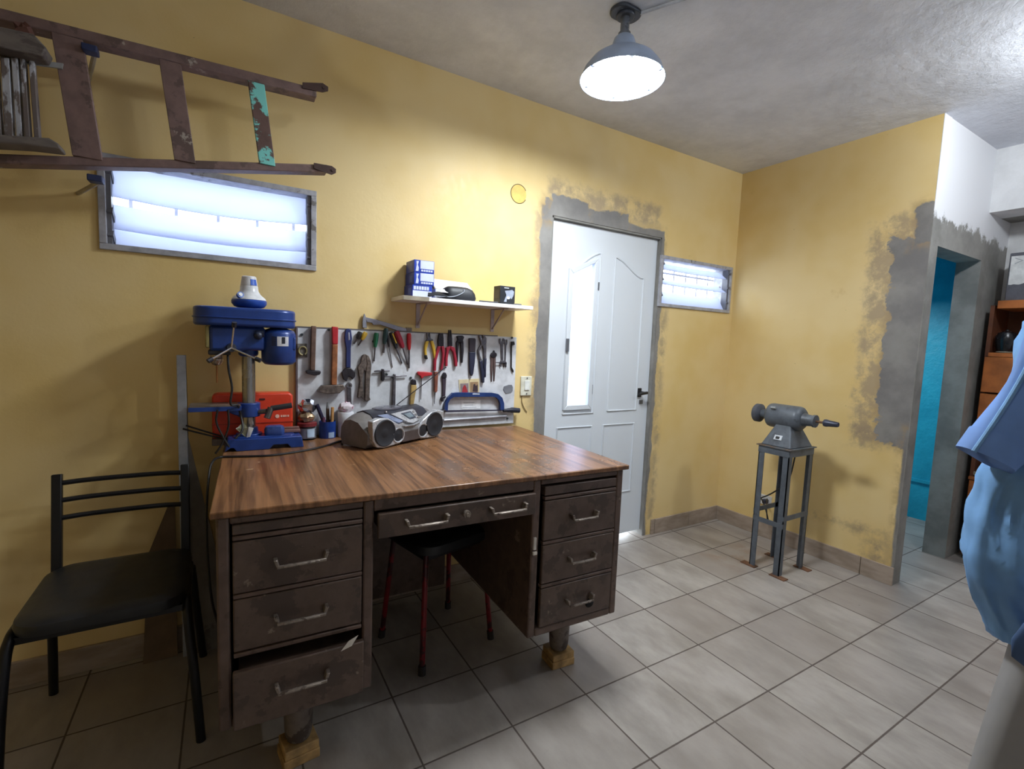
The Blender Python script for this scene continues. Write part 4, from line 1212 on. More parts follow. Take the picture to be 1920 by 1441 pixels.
tool('adjustable_wrench', 'big adjustable wrench with a dark blue handle on the board', 'wrench', [
    ('handle', [(-2.789,1.32),(-2.783,1.328),(-2.772,1.33),(-2.764,1.325),(-2.759,1.287),(-2.764,1.24),(-2.764,1.153),(-2.785,1.153),(-2.785,1.24),(-2.792,1.285)], 0.014, m_tblue),
    ('jaw', [(-2.785,1.153),(-2.764,1.153),(-2.743,1.132),(-2.744,1.113),(-2.756,1.098),(-2.761,1.108),(-2.775,1.113),(-2.781,1.091),(-2.796,1.1),(-2.804,1.132)], 0.016, m_tdark),
    ('handle_inlay', [(-2.778,1.313),(-2.77,1.313),(-2.767,1.279),(-2.777,1.274)], 0.0152, M(150, 150, 170, 0.4))])
def driver(label, hp, sp, r, mh, rs=0.0035, name='screwdriver', ms=None, y=Y0):
    """screwdriver: handle ends and shaft tip on the board"""
    (a, b), (c, d) = hp
    e, f = sp
    yc = y - r - 0.001
    t = thing(name, label, 'screwdriver', (a, y, b), 0, TG)
    rel = (a, y, b)
    v = Vector((c - a, 0, d - b))
    P0 = Vector((a, yc, b))
    mb = MB(); mb.tube([P0, P0 + v * 0.12, P0 + v * 0.55, P0 + v * 0.85, P0 + v], [r * 0.75, r, r, r * 0.8, r * 0.6], 8)
    mb.build('handle', mh, t, rel=rel)
    mb = MB(); mb.tube([(c, yc, d), (e, y - rs - 0.001, f)], rs, 8)
    mb.build('shaft', ms or m_tsteel, t, rel=rel)
    return t
p = [(-2.723,1.317),(-2.735,1.284),(-2.75,1.262),(-2.698,1.316),(-2.715,1.281),(-2.729,1.255)]
driver('stubby black screwdriver, left one of the black and yellow pair', (p[0], p[1]), p[2], 0.011, m_tblk)
s2 = driver('stubby black and yellow screwdriver, right one of the small pair', (p[3], p[4]), p[5], 0.011, m_yel)
p = [(-2.649,1.316),(-2.655,1.249),(-2.657,1.183)]
driver('green-handled screwdriver on the board', (p[0], p[1]), p[2], 0.011, m_grn)
p = [(-2.604,1.339),(-2.612,1.265),(-2.614,1.224)]
driver('dark teal screwdriver beside the black and yellow one', (p[0], p[1]), p[2], 0.011, m_teal, 0.005)
p = [(-2.598,1.309),(-2.588,1.253),(-2.569,1.155)]
driver('thin grey scriber with a long needle shaft between the screwdrivers', (p[0], p[1]), p[2], 0.006, m_tdark, 0.0022)
p = [(-2.582,1.321),(-2.554,1.246),(-2.523,1.175)]
dr = driver('long black and yellow screwdriver, slanting in the middle of the row', (p[0], p[1]), p[2], 0.011, m_tblk)
q = [(-2.58,1.315),(-2.574,1.318),(-2.556,1.272),(-2.561,1.269)]
MB().prism(q, Y0 - 0.026, Y0 - 0.018).build('handle_stripe', m_yel, dr, rel=dr.location, bevel=0.001)
p = [(-2.558,1.327),(-2.524,1.25),(-2.495,1.17)]
driver('fat dark red screwdriver, slanting beside the caliper end', (p[0], p[1]), p[2], 0.0145, m_hred2)
p = [(-2.494,1.321),(-2.492,1.241),(-2.488,1.152)]
driver('upright bright red screwdriver, right end of the row', (p[0], p[1]), p[2], 0.011, m_hred, 0.0045)
# locking pliers, wrenches, tap wrenches
tool('locking_pliers', 'worn grey locking pliers on the board', 'pliers', [
    ('jaw_handle', [(-2.714,1.21),(-2.7,1.217),(-2.692,1.172),(-2.697,1.136),(-2.705,1.144),(-2.712,1.093),(-2.703,1.019),(-2.708,1.01),(-2.718,1.02),(-2.727,1.011),(-2.733,1.018),(-2.723,1.093),(-2.734,1.158),(-2.721,1.175)], 0.018, m_old),
    ('lever', [(-2.7,1.217),(-2.685,1.209),(-2.675,1.19),(-2.671,1.164),(-2.677,1.093),(-2.678,1.015),(-2.673,1.005),(-2.689,0.995),(-2.7,1.002),(-2.699,1.093),(-2.697,1.136),(-2.692,1.172)], 0.016, m_old, 0.002)])
pr_ = [(-2.778,1.06),(-2.759,1.06),(-2.756,0.938),(-2.777,0.939)]
cR = [(-2.769,1.072),(-2.756,1.072)]
rad = abs(cR[1][0] - cR[0][0])
n_ = 20
t = thing('ring_spanner', 'grey ring spanner hanging under the blue wrench', 'spanner', (cR[0][0], Y0, cR[0][1]), 0, TG)
mb = MB(); mb.prism(pr_, Y0 - 0.008, Y0); mb.build('shank', m_tsteel, t, rel=t.location, bevel=0.002)
mb = MB(); ring(mb, [(cR[0][0] + rad * math.cos(a * 2 * PI / n_), cR[0][1] + rad * math.sin(a * 2 * PI / n_)) for a in range(n_)], [(cR[0][0] + rad * 0.5 * math.cos(a * 2 * PI / n_), cR[0][1] + rad * 0.5 * math.sin(a * 2 * PI / n_)) for a in range(n_)], Y0 - 0.011, Y0)
mb.build('ring', m_tsteel, t, rel=t.location)
tool('tap_wrench', 'short tap wrench with a crossbar below the screwdrivers', 'tap wrench', [
    ('crossbar', [(-2.658,1.139),(-2.643,1.143),(-2.584,1.143),(-2.584,1.136),(-2.642,1.134),(-2.658,1.134)], 0.007, m_tsteel, 0.006),
    ('body', [(-2.623,1.148),(-2.611,1.148),(-2.609,1.1),(-2.616,1.089),(-2.624,1.094),(-2.624,1.132)], 0.018, m_tdark)])
tool('box_spanner', 'long T-handled spanner standing behind the radio', 'spanner', [
    ('crossbar', [(-2.609,1.113),(-2.565,1.117),(-2.499,1.118),(-2.499,1.114),(-2.561,1.109),(-2.608,1.107)], 0.007, m_tsteel, 0.006),
    ('shank', [(-2.566,1.124),(-2.554,1.124),(-2.554,0.968),(-2.57,0.969)], 0.014, m_tsteel)])
tool('chisel', 'small tool with a pale wooden handle above the radio', 'chisel', [
    ('handle', [(-2.478,1.073),(-2.452,1.072),(-2.45,1.056),(-2.457,1.019),(-2.464,0.968),(-2.483,0.969),(-2.479,1.036)], 0.016, M(168, 140, 84, 0.5, 0, 0.2, 30)),
    ('ferrule', [(-2.479,1.073),(-2.479,1.09),(-2.473,1.099),(-2.463,1.1),(-2.454,1.092),(-2.452,1.072)], 0.018, m_tdark)])
tool('hex_key', 'red T-handled hex key above the radio antenna', 'hex key', [
    ('handle', [(-2.449,1.133),(-2.44,1.137),(-2.419,1.137),(-2.37,1.131),(-2.372,1.118),(-2.415,1.112),(-2.42,1.102),(-2.428,1.102),(-2.433,1.114),(-2.448,1.122)], 0.016, m_hred),
    ('shaft', [(-2.426,1.103),(-2.421,1.103),(-2.424,0.997),(-2.427,0.997)], 0.005, m_tsteel, 0.004)])
tool('file', 'narrow file with a reddish-brown wooden handle on the board', 'file', [
    ('handle', [(-2.36,1.136),(-2.34,1.136),(-2.342,1.039),(-2.348,1.031),(-2.358,1.034)], 0.018, M(128, 74, 56, 0.5, 0, 0.2, 30)),
    ('blade', [(-2.354,1.032),(-2.349,1.031),(-2.353,0.973),(-2.355,0.973)], 0.005, m_tdark, 0.005)])
tool('small_wrench', 'small dark adjustable wrench left of the hacksaw', 'wrench', [
    ('head', [(-2.314,1.124),(-2.308,1.133),(-2.298,1.132),(-2.291,1.117),(-2.294,1.103),(-2.316,1.103),(-2.318,1.116)], 0.014, m_tdark),
    ('shank', [(-2.316,1.103),(-2.293,1.103),(-2.294,1.062),(-2.295,1.015),(-2.312,1.012),(-2.312,1.062)], 0.010, M(74, 64, 74, 0.4, 0.4)),
    ('open_end', [(-2.312,1.012),(-2.295,1.015),(-2.292,1.003),(-2.306,0.999),(-2.308,0.985),(-2.318,0.985),(-2.322,0.998),(-2.319,1.006)], 0.012, m_tdark)])
# pliers
tool('diagonal_pliers', 'yellow and black pliers on the board', 'pliers', [
    ('jaws', [(-2.404,1.325),(-2.396,1.327),(-2.392,1.308),(-2.389,1.328),(-2.385,1.325),(-2.381,1.299),(-2.368,1.295),(-2.37,1.288),(-2.409,1.283),(-2.405,1.29),(-2.4,1.299)], 0.012, m_tsteel),
    ('handle', [(-2.409,1.285),(-2.392,1.287),(-2.397,1.269),(-2.404,1.245),(-2.401,1.218),(-2.396,1.2),(-2.403,1.196),(-2.409,1.201),(-2.414,1.233),(-2.414,1.262)], 0.016, m_yel),
    ('handle', [(-2.384,1.287),(-2.371,1.289),(-2.361,1.264),(-2.356,1.237),(-2.356,1.203),(-2.363,1.201),(-2.366,1.222),(-2.372,1.246),(-2.379,1.269)], 0.016, m_yel),
    ('grip_end', [(-2.412,1.219),(-2.401,1.218),(-2.396,1.199),(-2.403,1.195),(-2.409,1.2)], 0.0175, m_tblk)])
tool('combination_pliers', 'large dark red pliers, taller of the two red pairs', 'pliers', [
    ('jaws', [(-2.343,1.313),(-2.339,1.327),(-2.318,1.328),(-2.314,1.302),(-2.313,1.262),(-2.343,1.261),(-2.346,1.289)], 0.015, m_tdark),
    ('handle', [(-2.345,1.263),(-2.329,1.263),(-2.341,1.228),(-2.351,1.191),(-2.352,1.14),(-2.364,1.14),(-2.364,1.191),(-2.357,1.228)], 0.018, m_hred2),
    ('handle', [(-2.328,1.263),(-2.311,1.264),(-2.308,1.235),(-2.31,1.192),(-2.317,1.143),(-2.327,1.14),(-2.328,1.152),(-2.322,1.192),(-2.321,1.229)], 0.018, m_hred2)])
tool('long_nose_pliers', 'red long-nosed pliers right of the larger red pair', 'pliers', [
    ('jaws', [(-2.29,1.303),(-2.288,1.346),(-2.283,1.347),(-2.28,1.315),(-2.278,1.348),(-2.273,1.346),(-2.267,1.304),(-2.265,1.265),(-2.289,1.265)], 0.012, m_tdark),
    ('handle', [(-2.302,1.257),(-2.278,1.267),(-2.278,1.251),(-2.286,1.242),(-2.29,1.205),(-2.29,1.164),(-2.303,1.163),(-2.304,1.204),(-2.299,1.241)], 0.017, m_hred2),
    ('handle', [(-2.278,1.267),(-2.254,1.259),(-2.252,1.252),(-2.244,1.218),(-2.237,1.184),(-2.237,1.164),(-2.25,1.163),(-2.254,1.196),(-2.263,1.236),(-2.277,1.251)]  , 0.017, m_hred2)])
tool('pincers', 'dark end-cutting pincers beside the red pliers', 'pincers', [
    ('jaws', [(-2.244,1.316),(-2.234,1.32),(-2.212,1.321),(-2.202,1.314),(-2.209,1.296),(-2.204,1.287),(-2.245,1.286),(-2.237,1.299)], 0.016, m_tdark),
    ('handle', [(-2.246,1.286),(-2.226,1.287),(-2.231,1.265),(-2.232,1.224),(-2.232,1.184),(-2.239,1.183),(-2.242,1.23)], 0.013, m_tdark),
    ('handle', [(-2.224,1.287),(-2.204,1.287),(-2.202,1.244),(-2.205,1.182),(-2.214,1.181),(-2.217,1.225),(-2.22,1.265)], 0.013, m_tdark)])
tool('metal_shears', 'broad black tapering tool hanging right of the pincers', 'cutter', [
    ('blade', [(-2.174,1.307),(-2.168,1.31),(-2.14,1.31),(-2.135,1.305),(-2.136,1.239),(-2.17,1.238)], 0.014, M(72, 64, 72, 0.4, 0.3)),
    ('sheath', [(-2.171,1.238),(-2.135,1.239),(-2.138,1.182),(-2.144,1.127),(-2.149,1.115),(-2.158,1.115),(-2.164,1.131),(-2.168,1.184)], 0.016, m_navy)])
tool('water_pump_pliers', 'silver slip-joint pliers with long navy grips on the board', 'pliers', [
    ('jaws', [(-2.12,1.323),(-2.114,1.328),(-2.097,1.304),(-2.093,1.315),(-2.098,1.329),(-2.084,1.326),(-2.073,1.314),(-2.072,1.289),(-2.082,1.279),(-2.102,1.268),(-2.108,1.294)], 0.014, m_tsteel),
    ('arm', [(-2.104,1.278),(-2.095,1.269),(-2.111,1.246),(-2.107,1.224),(-2.093,1.195),(-2.109,1.191),(-2.12,1.233),(-2.122,1.249),(-2.114,1.265)], 0.012, m_tsteel),
    ('arm', [(-2.096,1.278),(-2.072,1.292),(-2.069,1.205),(-2.084,1.205),(-2.088,1.246)], 0.012, m_tsteel),
    ('grip', [(-2.111,1.192),(-2.093,1.197),(-2.089,1.163),(-2.078,1.131),(-2.078,1.079),(-2.087,1.076),(-2.093,1.081),(-2.099,1.131)], 0.016, m_navy),
    ('grip', [(-2.084,1.206),(-2.069,1.208),(-2.07,1.163),(-2.069,1.108),(-2.077,1.105),(-2.08,1.134),(-2.086,1.163)], 0.016, m_navy)])
tool('dividers', 'rusty pair of dividers with two straight points', 'dividers', [
    ('joint', [(-2.026,1.25),(-2.022,1.25),(-2.018,1.24),(-2.007,1.234),(-2.006,1.222),(-2.013,1.212),(-2.036,1.212),(-2.045,1.222),(-2.04,1.233),(-2.029,1.24)], 0.012, m_tdark),
    ('limb', [(-2.04,1.215),(-2.026,1.214),(-2.026,1.163),(-2.029,1.082),(-2.032,1.082),(-2.04,1.163)], 0.008, M(96, 76, 74, 0.5, 0.4)),
    ('limb', [(-2.025,1.214),(-2.011,1.216),(-2.009,1.163),(-2.013,1.083),(-2.017,1.083),(-2.022,1.163)], 0.008, M(96, 76, 74, 0.5, 0.4))])
def spanner(label, pts, w, dy):
    (a, b), (c, d) = pts
    t = thing('open_spanner', label, 'spanner', (a, Y0 - dy, b), 0, TG)
    L = math.hypot(c - a, d - b); ux, uz = (c - a) / L, (d - b) / L; nx, nz = -uz, ux
    def at(s, k): return (a + ux * s + nx * k, b + uz * s + nz * k)
    mb = MB(); mb.prism([at(0.012, w / 2), at(L - 0.012, w / 2), at(L - 0.012, -w / 2), at(0.012, -w / 2)], Y0 - dy - 0.006, Y0 - dy)
    mb.build('shank', m_tsteel, t, rel=t.location, bevel=0.0015)
    h = w * 1.15
    mb = MB()
    for s0, sg in ((0.0, 1), (L, -1)):
        mb.prism([at(s0 + sg * 0.022, h * 0.6), at(s0 + sg * 0.010, h), at(s0 - sg * 0.008, h * 0.95), at(s0 - sg * 0.010, h * 0.5), at(s0 + sg * 0.006, h * 0.42), at(s0 + sg * 0.006, -h * 0.42), at(s0 - sg * 0.010, -h * 0.5), at(s0 - sg * 0.008, -h * 0.95), at(s0 + sg * 0.010, -h), at(s0 + sg * 0.022, -h * 0.6)], Y0 - dy - 0.008, Y0 - dy)
    mb.build('jaw', m_tsteel, t, rel=t.location, bevel=0.001)
    return t
p = [(-1.977,1.306),(-1.968,1.174),(-1.951,1.301),(-1.951,1.169)]
spanner('wider open-ended spanner near the right edge of the board', (p[0], p[1]), 0.014, 0.0)
spanner('narrow open-ended spanner at the right of the wider one', (p[2], p[3]), 0.008, 0.0)
tool('bolt_pin', 'thin dark bolt lying across the lower ends of the spanners', 'bolt', [('shaft', [(-2.012,1.188),(-1.998,1.188),(-1.944,1.186),(-1.944,1.182),(-1.997,1.183),(-2.012,1.184)], 0.005, m_tdark, 0.0085)])
tool('hook_bracket', 'tall thin black hook at the right edge of the board', 'hook', [('hook', [(-1.918,1.3),(-1.9,1.302),(-1.895,1.284),(-1.907,1.281),(-1.913,1.277),(-1.909,1.161),(-1.897,1.144),(-1.896,1.131),(-1.906,1.138),(-1.915,1.158),(-1.92,1.277)], 0.010, m_tblk)])
tool('metal_tag', 'grey stamped octagonal metal tag at the right edge of the board', 'tag', [('tag', [(-1.955,1.039),(-1.951,1.056),(-1.923,1.064),(-1.902,1.064),(-1.894,1.051),(-1.895,1.029),(-1.905,1.021),(-1.938,1.016)], 0.003, M(128, 130, 138, 0.5, 0.3))], 'paper and tags on the board')
m_wht = M(220, 218, 212, 0.6)
t = tool('picture_card', 'small card with a red figure pinned above the hacksaw', 'card', [
    ('card', [(-2.222,1.094),(-2.165,1.097),(-2.161,1),(-2.211,0.999)], 0.0015, M(204, 192, 160, 0.6)),
    ('picture', [(-2.212,1.074),(-2.166,1.076),(-2.163,1.012),(-2.208,1.012)], 0.0020, M(132, 120, 122, 0.6)),
    ('red_shape', [(-2.2,1.03),(-2.198,1.051),(-2.19,1.066),(-2.183,1.066),(-2.175,1.05),(-2.168,1.032),(-2.171,1.014),(-2.197,1.013)], 0.0025, M(158, 40, 48, 0.6))], 'paper and tags on the board')
t = tool('picture_card', 'small card with a dark figure pinned above the hacksaw', 'card', [
    ('card', [(-2.163,1.098),(-2.102,1.099),(-2.098,0.999),(-2.156,0.997)], 0.0015, M(206, 190, 150, 0.6)),
    ('picture', [(-2.156,1.081),(-2.109,1.083),(-2.107,1.012),(-2.153,1.011)], 0.0020, M(150, 122, 92, 0.6)),
    ('dark_shape', [(-2.14,1.031),(-2.136,1.068),(-2.128,1.073),(-2.121,1.06),(-2.112,1.07),(-2.108,1.031),(-2.117,1.028)], 0.0025, M(58, 42, 48, 0.6))], 'paper and tags on the board')
t = tool('paper_note', 'white paper note on the board inside the hacksaw frame', 'note', [
    ('sheet', [(-2.203,0.987),(-2.091,0.985),(-2.09,0.937),(-2.2,0.94)], 0.001, M(224, 226, 230, 0.6)),
    ('print_line', [(-2.19,0.975),(-2.126,0.974),(-2.126,0.971),(-2.19,0.972)], 0.0014, M(160, 166, 176, 0.6)),
    ('print_line', [(-2.184,0.961),(-2.132,0.961),(-2.132,0.958),(-2.184,0.959)], 0.0014, M(160, 166, 176, 0.6)),
    ('print_line', [(-2.195,0.95),(-2.114,0.948),(-2.114,0.946),(-2.195,0.947)], 0.0014, M(160, 166, 176, 0.6))], 'paper and tags on the board')
t = tool('wooden_plaque', 'small square brown plaque with a coiled ornament beside the first hammer', 'plaque', [
    ('plate', [(-2.987,1.255),(-2.948,1.257),(-2.945,1.197),(-2.986,1.196)], 0.006, M(108, 100, 92, 0.6, 0, 0.3, 60))], 'paper and tags on the board')
c_ = [(-2.965,1.225)][0]
mb = MB(); mb.tube([(c_[0] + 0.016 * math.cos(a / 3), -0.029, c_[1] + 0.018 * math.sin(a / 3)) for a in range(-3, 15)], 0.0035, 8)
t.rotation_euler = (0, 0, 0)
rel_ = t.location.copy()
mb.build('ornament', M(170, 160, 120, 0.35, 0.5), t, rel=rel_)
# hacksaw
hs = thing('hacksaw', 'blue-framed hacksaw hanging across the lower right of the board', 'hacksaw', (-2.05, Y0, 0.935), 0, TG)
hrel = hs.location.copy()
HO = [(-2.305,0.938),(-2.301,0.979),(-2.287,1.004),(-2.261,1.028),(-2.228,1.03),(-2.029,1.024),(-1.996,1.017),(-1.97,0.996),(-1.958,0.965),(-1.956,0.93)]
HI = [(-2.286,0.94),(-2.286,0.976),(-2.275,0.996),(-2.255,1.008),(-2.224,1.007),(-2.032,1.004),(-2.007,0.999),(-1.989,0.983),(-1.98,0.961),(-1.979,0.931)]
mb = MB()
for k in range(len(HO) - 1):
    mb.prism([HO[k], HO[k + 1], HI[k + 1], HI[k]], Y0 - 0.024, Y0 - 0.004)
mb.build('bow_frame', M(36, 60, 116, 0.35, 0.2), hs, rel=hrel)
q = [(-2.32,0.94),(-1.955,0.93),(-1.954,0.924),(-2.319,0.931)]
MB().prism(q, Y0 - 0.016, Y0 - 0.010).build('saw_blade', M(64, 62, 84, 0.35, 0.6), hs, rel=hrel)
q = [(-2.322,0.942),(-2.3,0.946),(-2.296,0.933),(-2.316,0.931)]
MB().prism(q, Y0 - 0.028, Y0 - 0.002).build('blade_clamp', m_tdark, hs, rel=hrel, bevel=0.002)
q = [(-1.957,0.925),(-1.926,0.925),(-1.894,0.925),(-1.855,0.921)]
MB().tube([(a, Y0 - 0.014, b) for a, b in q], [0.009, 0.012, 0.015, 0.014], 12, 3).build('grip', M(28, 30, 46, 0.45), hs, rel=hrel)
q = [(-2.151,1.024),(-2.142,1.025),(-2.11,1.022),(-2.11,1.017),(-2.142,1.018),(-2.15,1.018)]
MB().prism(q, Y0 - 0.0255, Y0 - 0.0235).build('white_lettering', M(186, 194, 210, 0.5), hs, rel=hrel)
tag(MB().tube([(-2.30, -0.024, 0.887), (-1.93, -0.024, 0.892)], 0.007, 8).build('support_rod', M(150, 150, 158, 0.4, 0.4), origin=(-2.1, -0.02, 0.89)), 'thin grey rod fixed to the board under the hacksaw blade', 'rod', 'paper and tags on the board')
# vernier caliper resting on the top edge of the board
vc = thing('vernier_caliper', 'steel vernier caliper lying along the top edge of the board', 'caliper', (-2.60, -0.011, BZ1 + 0.005))
vrel = vc.location.copy()
MB().prism([(-2.698,1.386),(-2.645,1.377),(-2.539,1.351),(-2.478,1.338),(-2.478,1.329),(-2.547,1.331),(-2.629,1.355),(-2.66,1.351),(-2.667,1.361),(-2.69,1.364)], -0.016, -0.008).build('beam', M(150, 148, 160, 0.35, 0.6), vc, rel=vrel, bevel=0.001)
MB().prism([(-2.708,1.382),(-2.702,1.402),(-2.697,1.39),(-2.693,1.367),(-2.69,1.335),(-2.709,1.337),(-2.71,1.36)], -0.018, -0.006).build('jaw', M(156, 158, 172, 0.35, 0.6), vc, rel=vrel, bevel=0.001)
MB().prism([(-2.502,1.347),(-2.476,1.347),(-2.475,1.331),(-2.501,1.331)], -0.018, -0.006).build('slider', M(118, 104, 96, 0.4, 0.5), vc, rel=vrel, bevel=0.001)

# ================================================================== WALL SHELF
SHZ = 1.476
sh = thing('wall_shelf', 'white wall shelf on two brackets above the tool board', 'shelf', (-2.23, 0, SHZ))
srel = sh.location.copy()
MB().box(-2.575, -1.890, -0.185, 0.0, SHZ - 0.009, SHZ + 0.009).build('shelf_board', M(226, 222, 222, 0.4, 0, 0.04), sh, rel=srel, bevel=0.0015)
MB().box(-2.575, -2.455, -0.1865, -0.1845, SHZ - 0.0092, SHZ + 0.0092).build('grey_edge', M(150, 140, 122, 0.7), sh, rel=srel)  # grey-beige strip over the left part of the front edge
m_brk = M(176, 160, 158, 0.4, 0.3)
for bx in (-2.441, -2.027):
    mb = MB()
    mb.box(bx - 0.010, bx + 0.010, -0.004, 0.0, SHZ - 0.128, SHZ - 0.009)
    mb.box(bx - 0.010, bx + 0.010, -0.15, 0.0, SHZ - 0.013, SHZ - 0.009)
    mb.prism([(-0.003, SHZ - 0.11), (-0.001, SHZ - 0.12), (-0.13, SHZ - 0.011), (-0.12, SHZ - 0.011)], bx - 0.0025, bx + 0.0025, 'x')
    mb.build('bracket', m_brk, sh, rel=srel)
m_bxb = M(34, 62, 168, 0.35, 0, 0.1); m_bxw = M(206, 212, 230, 0.4, 0, 0.04); m_bxd = M(28, 40, 110, 0.4)
SB = SHZ + 0.009
def carton(label, x0, x1, z0, z1, y0, y1, flip):
    t = thing('carton', label, 'box', ((x0 + x1) / 2, (y0 + y1) / 2, z0), 0, 'blue and white cartons on the shelf')
    rel = t.location.copy()
    MB().box(x0, x1, y0, y1, z0, z1).build('carton_body', m_bxb, t, rel=rel, bevel=0.002)
    w_ = x1 - x0; h = z1 - z0
    a = x0 + (0.03 if not flip else 0.002)
    MB().box(a, x1 - 0.003, y0 - 0.0008, y0, z0 + (0.018 if not flip else 0.002), z1 - (0.002 if not flip else 0.026)).build('white_panel', m_bxw, t, rel=rel)
    if not flip:
        mb = MB()
        for k in range(5):
            xa = a + 0.004 + k * (x1 - a - 0.01) / 5
            mb.box(xa, xa + 0.009, y0 - 0.0012, y0, z0 + 0.006, z0 + 0.014)
        mb.build('lettering', m_bxw, t, rel=rel)
        MB().prism([(x0 + 0.008, z0 + 0.006), (x0 + 0.020, z0 + 0.006), (x0 + 0.022, z0 + 0.022), (x0 + 0.017, z0 + h * 0.6), (x0 + 0.022, z1 - 0.006), (x0 + 0.010, z1 - 0.006), (x0 + 0.012, z0 + h * 0.6)], y0 - 0.0012, y0).build('bottle_picture', m_bxw, t, rel=rel)
    else:
        mb = MB()
        for k in range(6):
            xa = x0 + 0.006 + k * (w_ - 0.02) / 6
            mb.box(xa, xa + 0.010, y0 - 0.0012, y0, z1 - 0.022, z1 - 0.006)
        mb.build('lettering', m_bxw, t, rel=rel)
    MB().box(x0 - 0.0008, x0, y0 + 0.02, y1 - 0.06, z0 + 0.012, z1 - 0.014).build('end_print', M(92, 112, 190, 0.5), t, rel=rel)
q = [(-2.508,1.654),(-2.41,1.662),(-2.514,1.544)]
cxa, cxb, cxc = q[0][0], q[1][0], q[2][0]
carton('blue and white carton, bottom of the stack on the shelf', cxc, cxb - 0.008, SB, SB + 0.058, -0.125, -0.008, True)
carton('blue and white carton, middle of the stack on the shelf', cxa, cxb, SB + 0.0582, SB + 0.114, -0.127, -0.004, False)
carton('blue and white carton, top of the stack on the shelf', cxa, cxb, SB + 0.1142, SB + 0.171, -0.125, -0.012, False)
# open white carton, black cap with a card, small printed box, pencil
wb = thing('white_carton', 'open white cardboard carton behind the black cap on the shelf', 'box', (-2.29, -0.06, SB))
MB().box(-0.10, 0.10, -0.035, 0.05, 0.0, 0.052).build('carton_body', M(226, 226, 228, 0.5, 0, 0.03), wb, bevel=0.001)
MB().slab([(-0.10, -0.035, 0.0525), (0.10, -0.035, 0.0525), (0.095, 0.03, 0.100), (-0.105, 0.03, 0.104)], 0.0015).build('lid_flap', M(232, 232, 234, 0.5, 0, 0.03), wb)
MB().slab([(-0.102, -0.034, 0.052), (-0.106, 0.03, 0.104), (-0.103, 0.048, 0.06)], 0.0015).build('side_flap', M(146, 140, 116, 0.6), wb)
bc = thing('cap', 'black peaked cap lying on the shelf with a white card on its peak', 'cap', (-2.305, -0.140, SB))
m_cap = M(26, 28, 36, 0.55)
mb = MB()
rings = []
for zz, kx, ky in ((0.0, 0.92, 0.95), (0.012, 1.0, 1.0), (0.032, 0.97, 0.95), (0.048, 0.86, 0.8), (0.057, 0.62, 0.5), (0.059, 0.3, 0.25)):
    rings.append([(u * kx * 1.25 + 0.012 - zz * 0.15, v * ky * 0.95, zz * 1.1) for u, v in rrect(-0.060, 0.072, -0.042, 0.042, 0.03, 5)])
mb.loft(rings).build('crown', m_cap, bc, sharp=60)
mb = MB(); rings = []; YV = -0.016
for k in range(7):
    f = k / 6
    x_ = -0.050 - 0.095 * f
    hw_ = 0.028 * math.sqrt(max(0.02, 1 - f * f * 0.98)); zc = 0.012 + 0.012 * math.sin(PI * min(1, f * 1.2) / 1.2) - 0.004 * f
    rings.append([(x_, YV - hw_, zc - 0.004), (x_, YV, zc + 0.010), (x_, YV + hw_, zc - 0.004), (x_, YV + hw_, zc - 0.008), (x_, YV, zc + 0.006), (x_, YV - hw_, zc - 0.008)])
mb.loft(rings).build('peak', m_cap, bc)
mb = MB(); mb.tube([(-0.12, -0.034, 0.010), (-0.06, -0.042, 0.010), (-0.02, -0.042, 0.016), (0.02, -0.041, 0.036), (0.026, -0.038, 0.052)], 0.0022, 6, 4)
mb.build('piping', M(170, 176, 190, 0.4), bc)
cdw = MB().slab([(-2.395, -0.172, SB + 0.029), (-2.352, -0.172, SB + 0.029), (-2.345, -0.148, SB + 0.046), (-2.388, -0.148, SB + 0.046)], 0.001).build('card', M(224, 220, 222, 0.5), origin=(-2.36, -0.16, SB + 0.03))
tag(cdw, 'small white card lying on the peak of the black cap', 'card')
sb = thing('small_box', 'small black printed box standing near the right end of the shelf', 'box', (-2.035, -0.135, SB), math.radians(4))
MB().box(-0.045, 0.045, -0.03, 0.03, 0.0, 0.090).build('box_body', M(30, 34, 40, 0.4), sb, bevel=0.0015)
MB().prism([(-0.022, 0.012), (-0.008, 0.045), (-0.018, 0.066), (0.008, 0.070), (0.026, 0.074), (0.038, 0.066), (0.036, 0.050), (0.024, 0.028), (0.012, 0.040), (-0.004, 0.038), (-0.006, 0.012)], -0.0312, -0.03).build('picture', M(158, 166, 184, 0.5), sb)
MB().prism(ell(0.004, 0.033, 0.011, 0.007, 14), -0.0316, -0.0305).build('highlight', M(220, 226, 236, 0.5), sb)
MB().box(-0.022, 0.006, -0.0312, -0.03, 0.078, 0.083).build('lettering', M(186, 190, 196, 0.5), sb)
MB().box(-0.0455, -0.045, -0.022, 0.02, 0.03, 0.07).build('end_print', M(70, 66, 60, 0.5), sb)
tag(MB().tube([(-2.19, -0.165, SB + 0.005), (-2.09, -0.170, SB + 0.004)], 0.004, 8).build('pencil', M(52, 54, 60, 0.5), origin=(-2.19, -0.165, SB)), 'dark pencil lying on the shelf between the cap and the small box', 'pencil')
tag(MB().tube([(-2.00, -0.172, SB + 0.004), (-1.955, -0.172, SB + 0.004)], 0.0035, 8).build('short_pin', M(90, 92, 88, 0.5), origin=(-2.0, -0.172, SB)), 'short dark pin at the right of the small black box', 'pin')

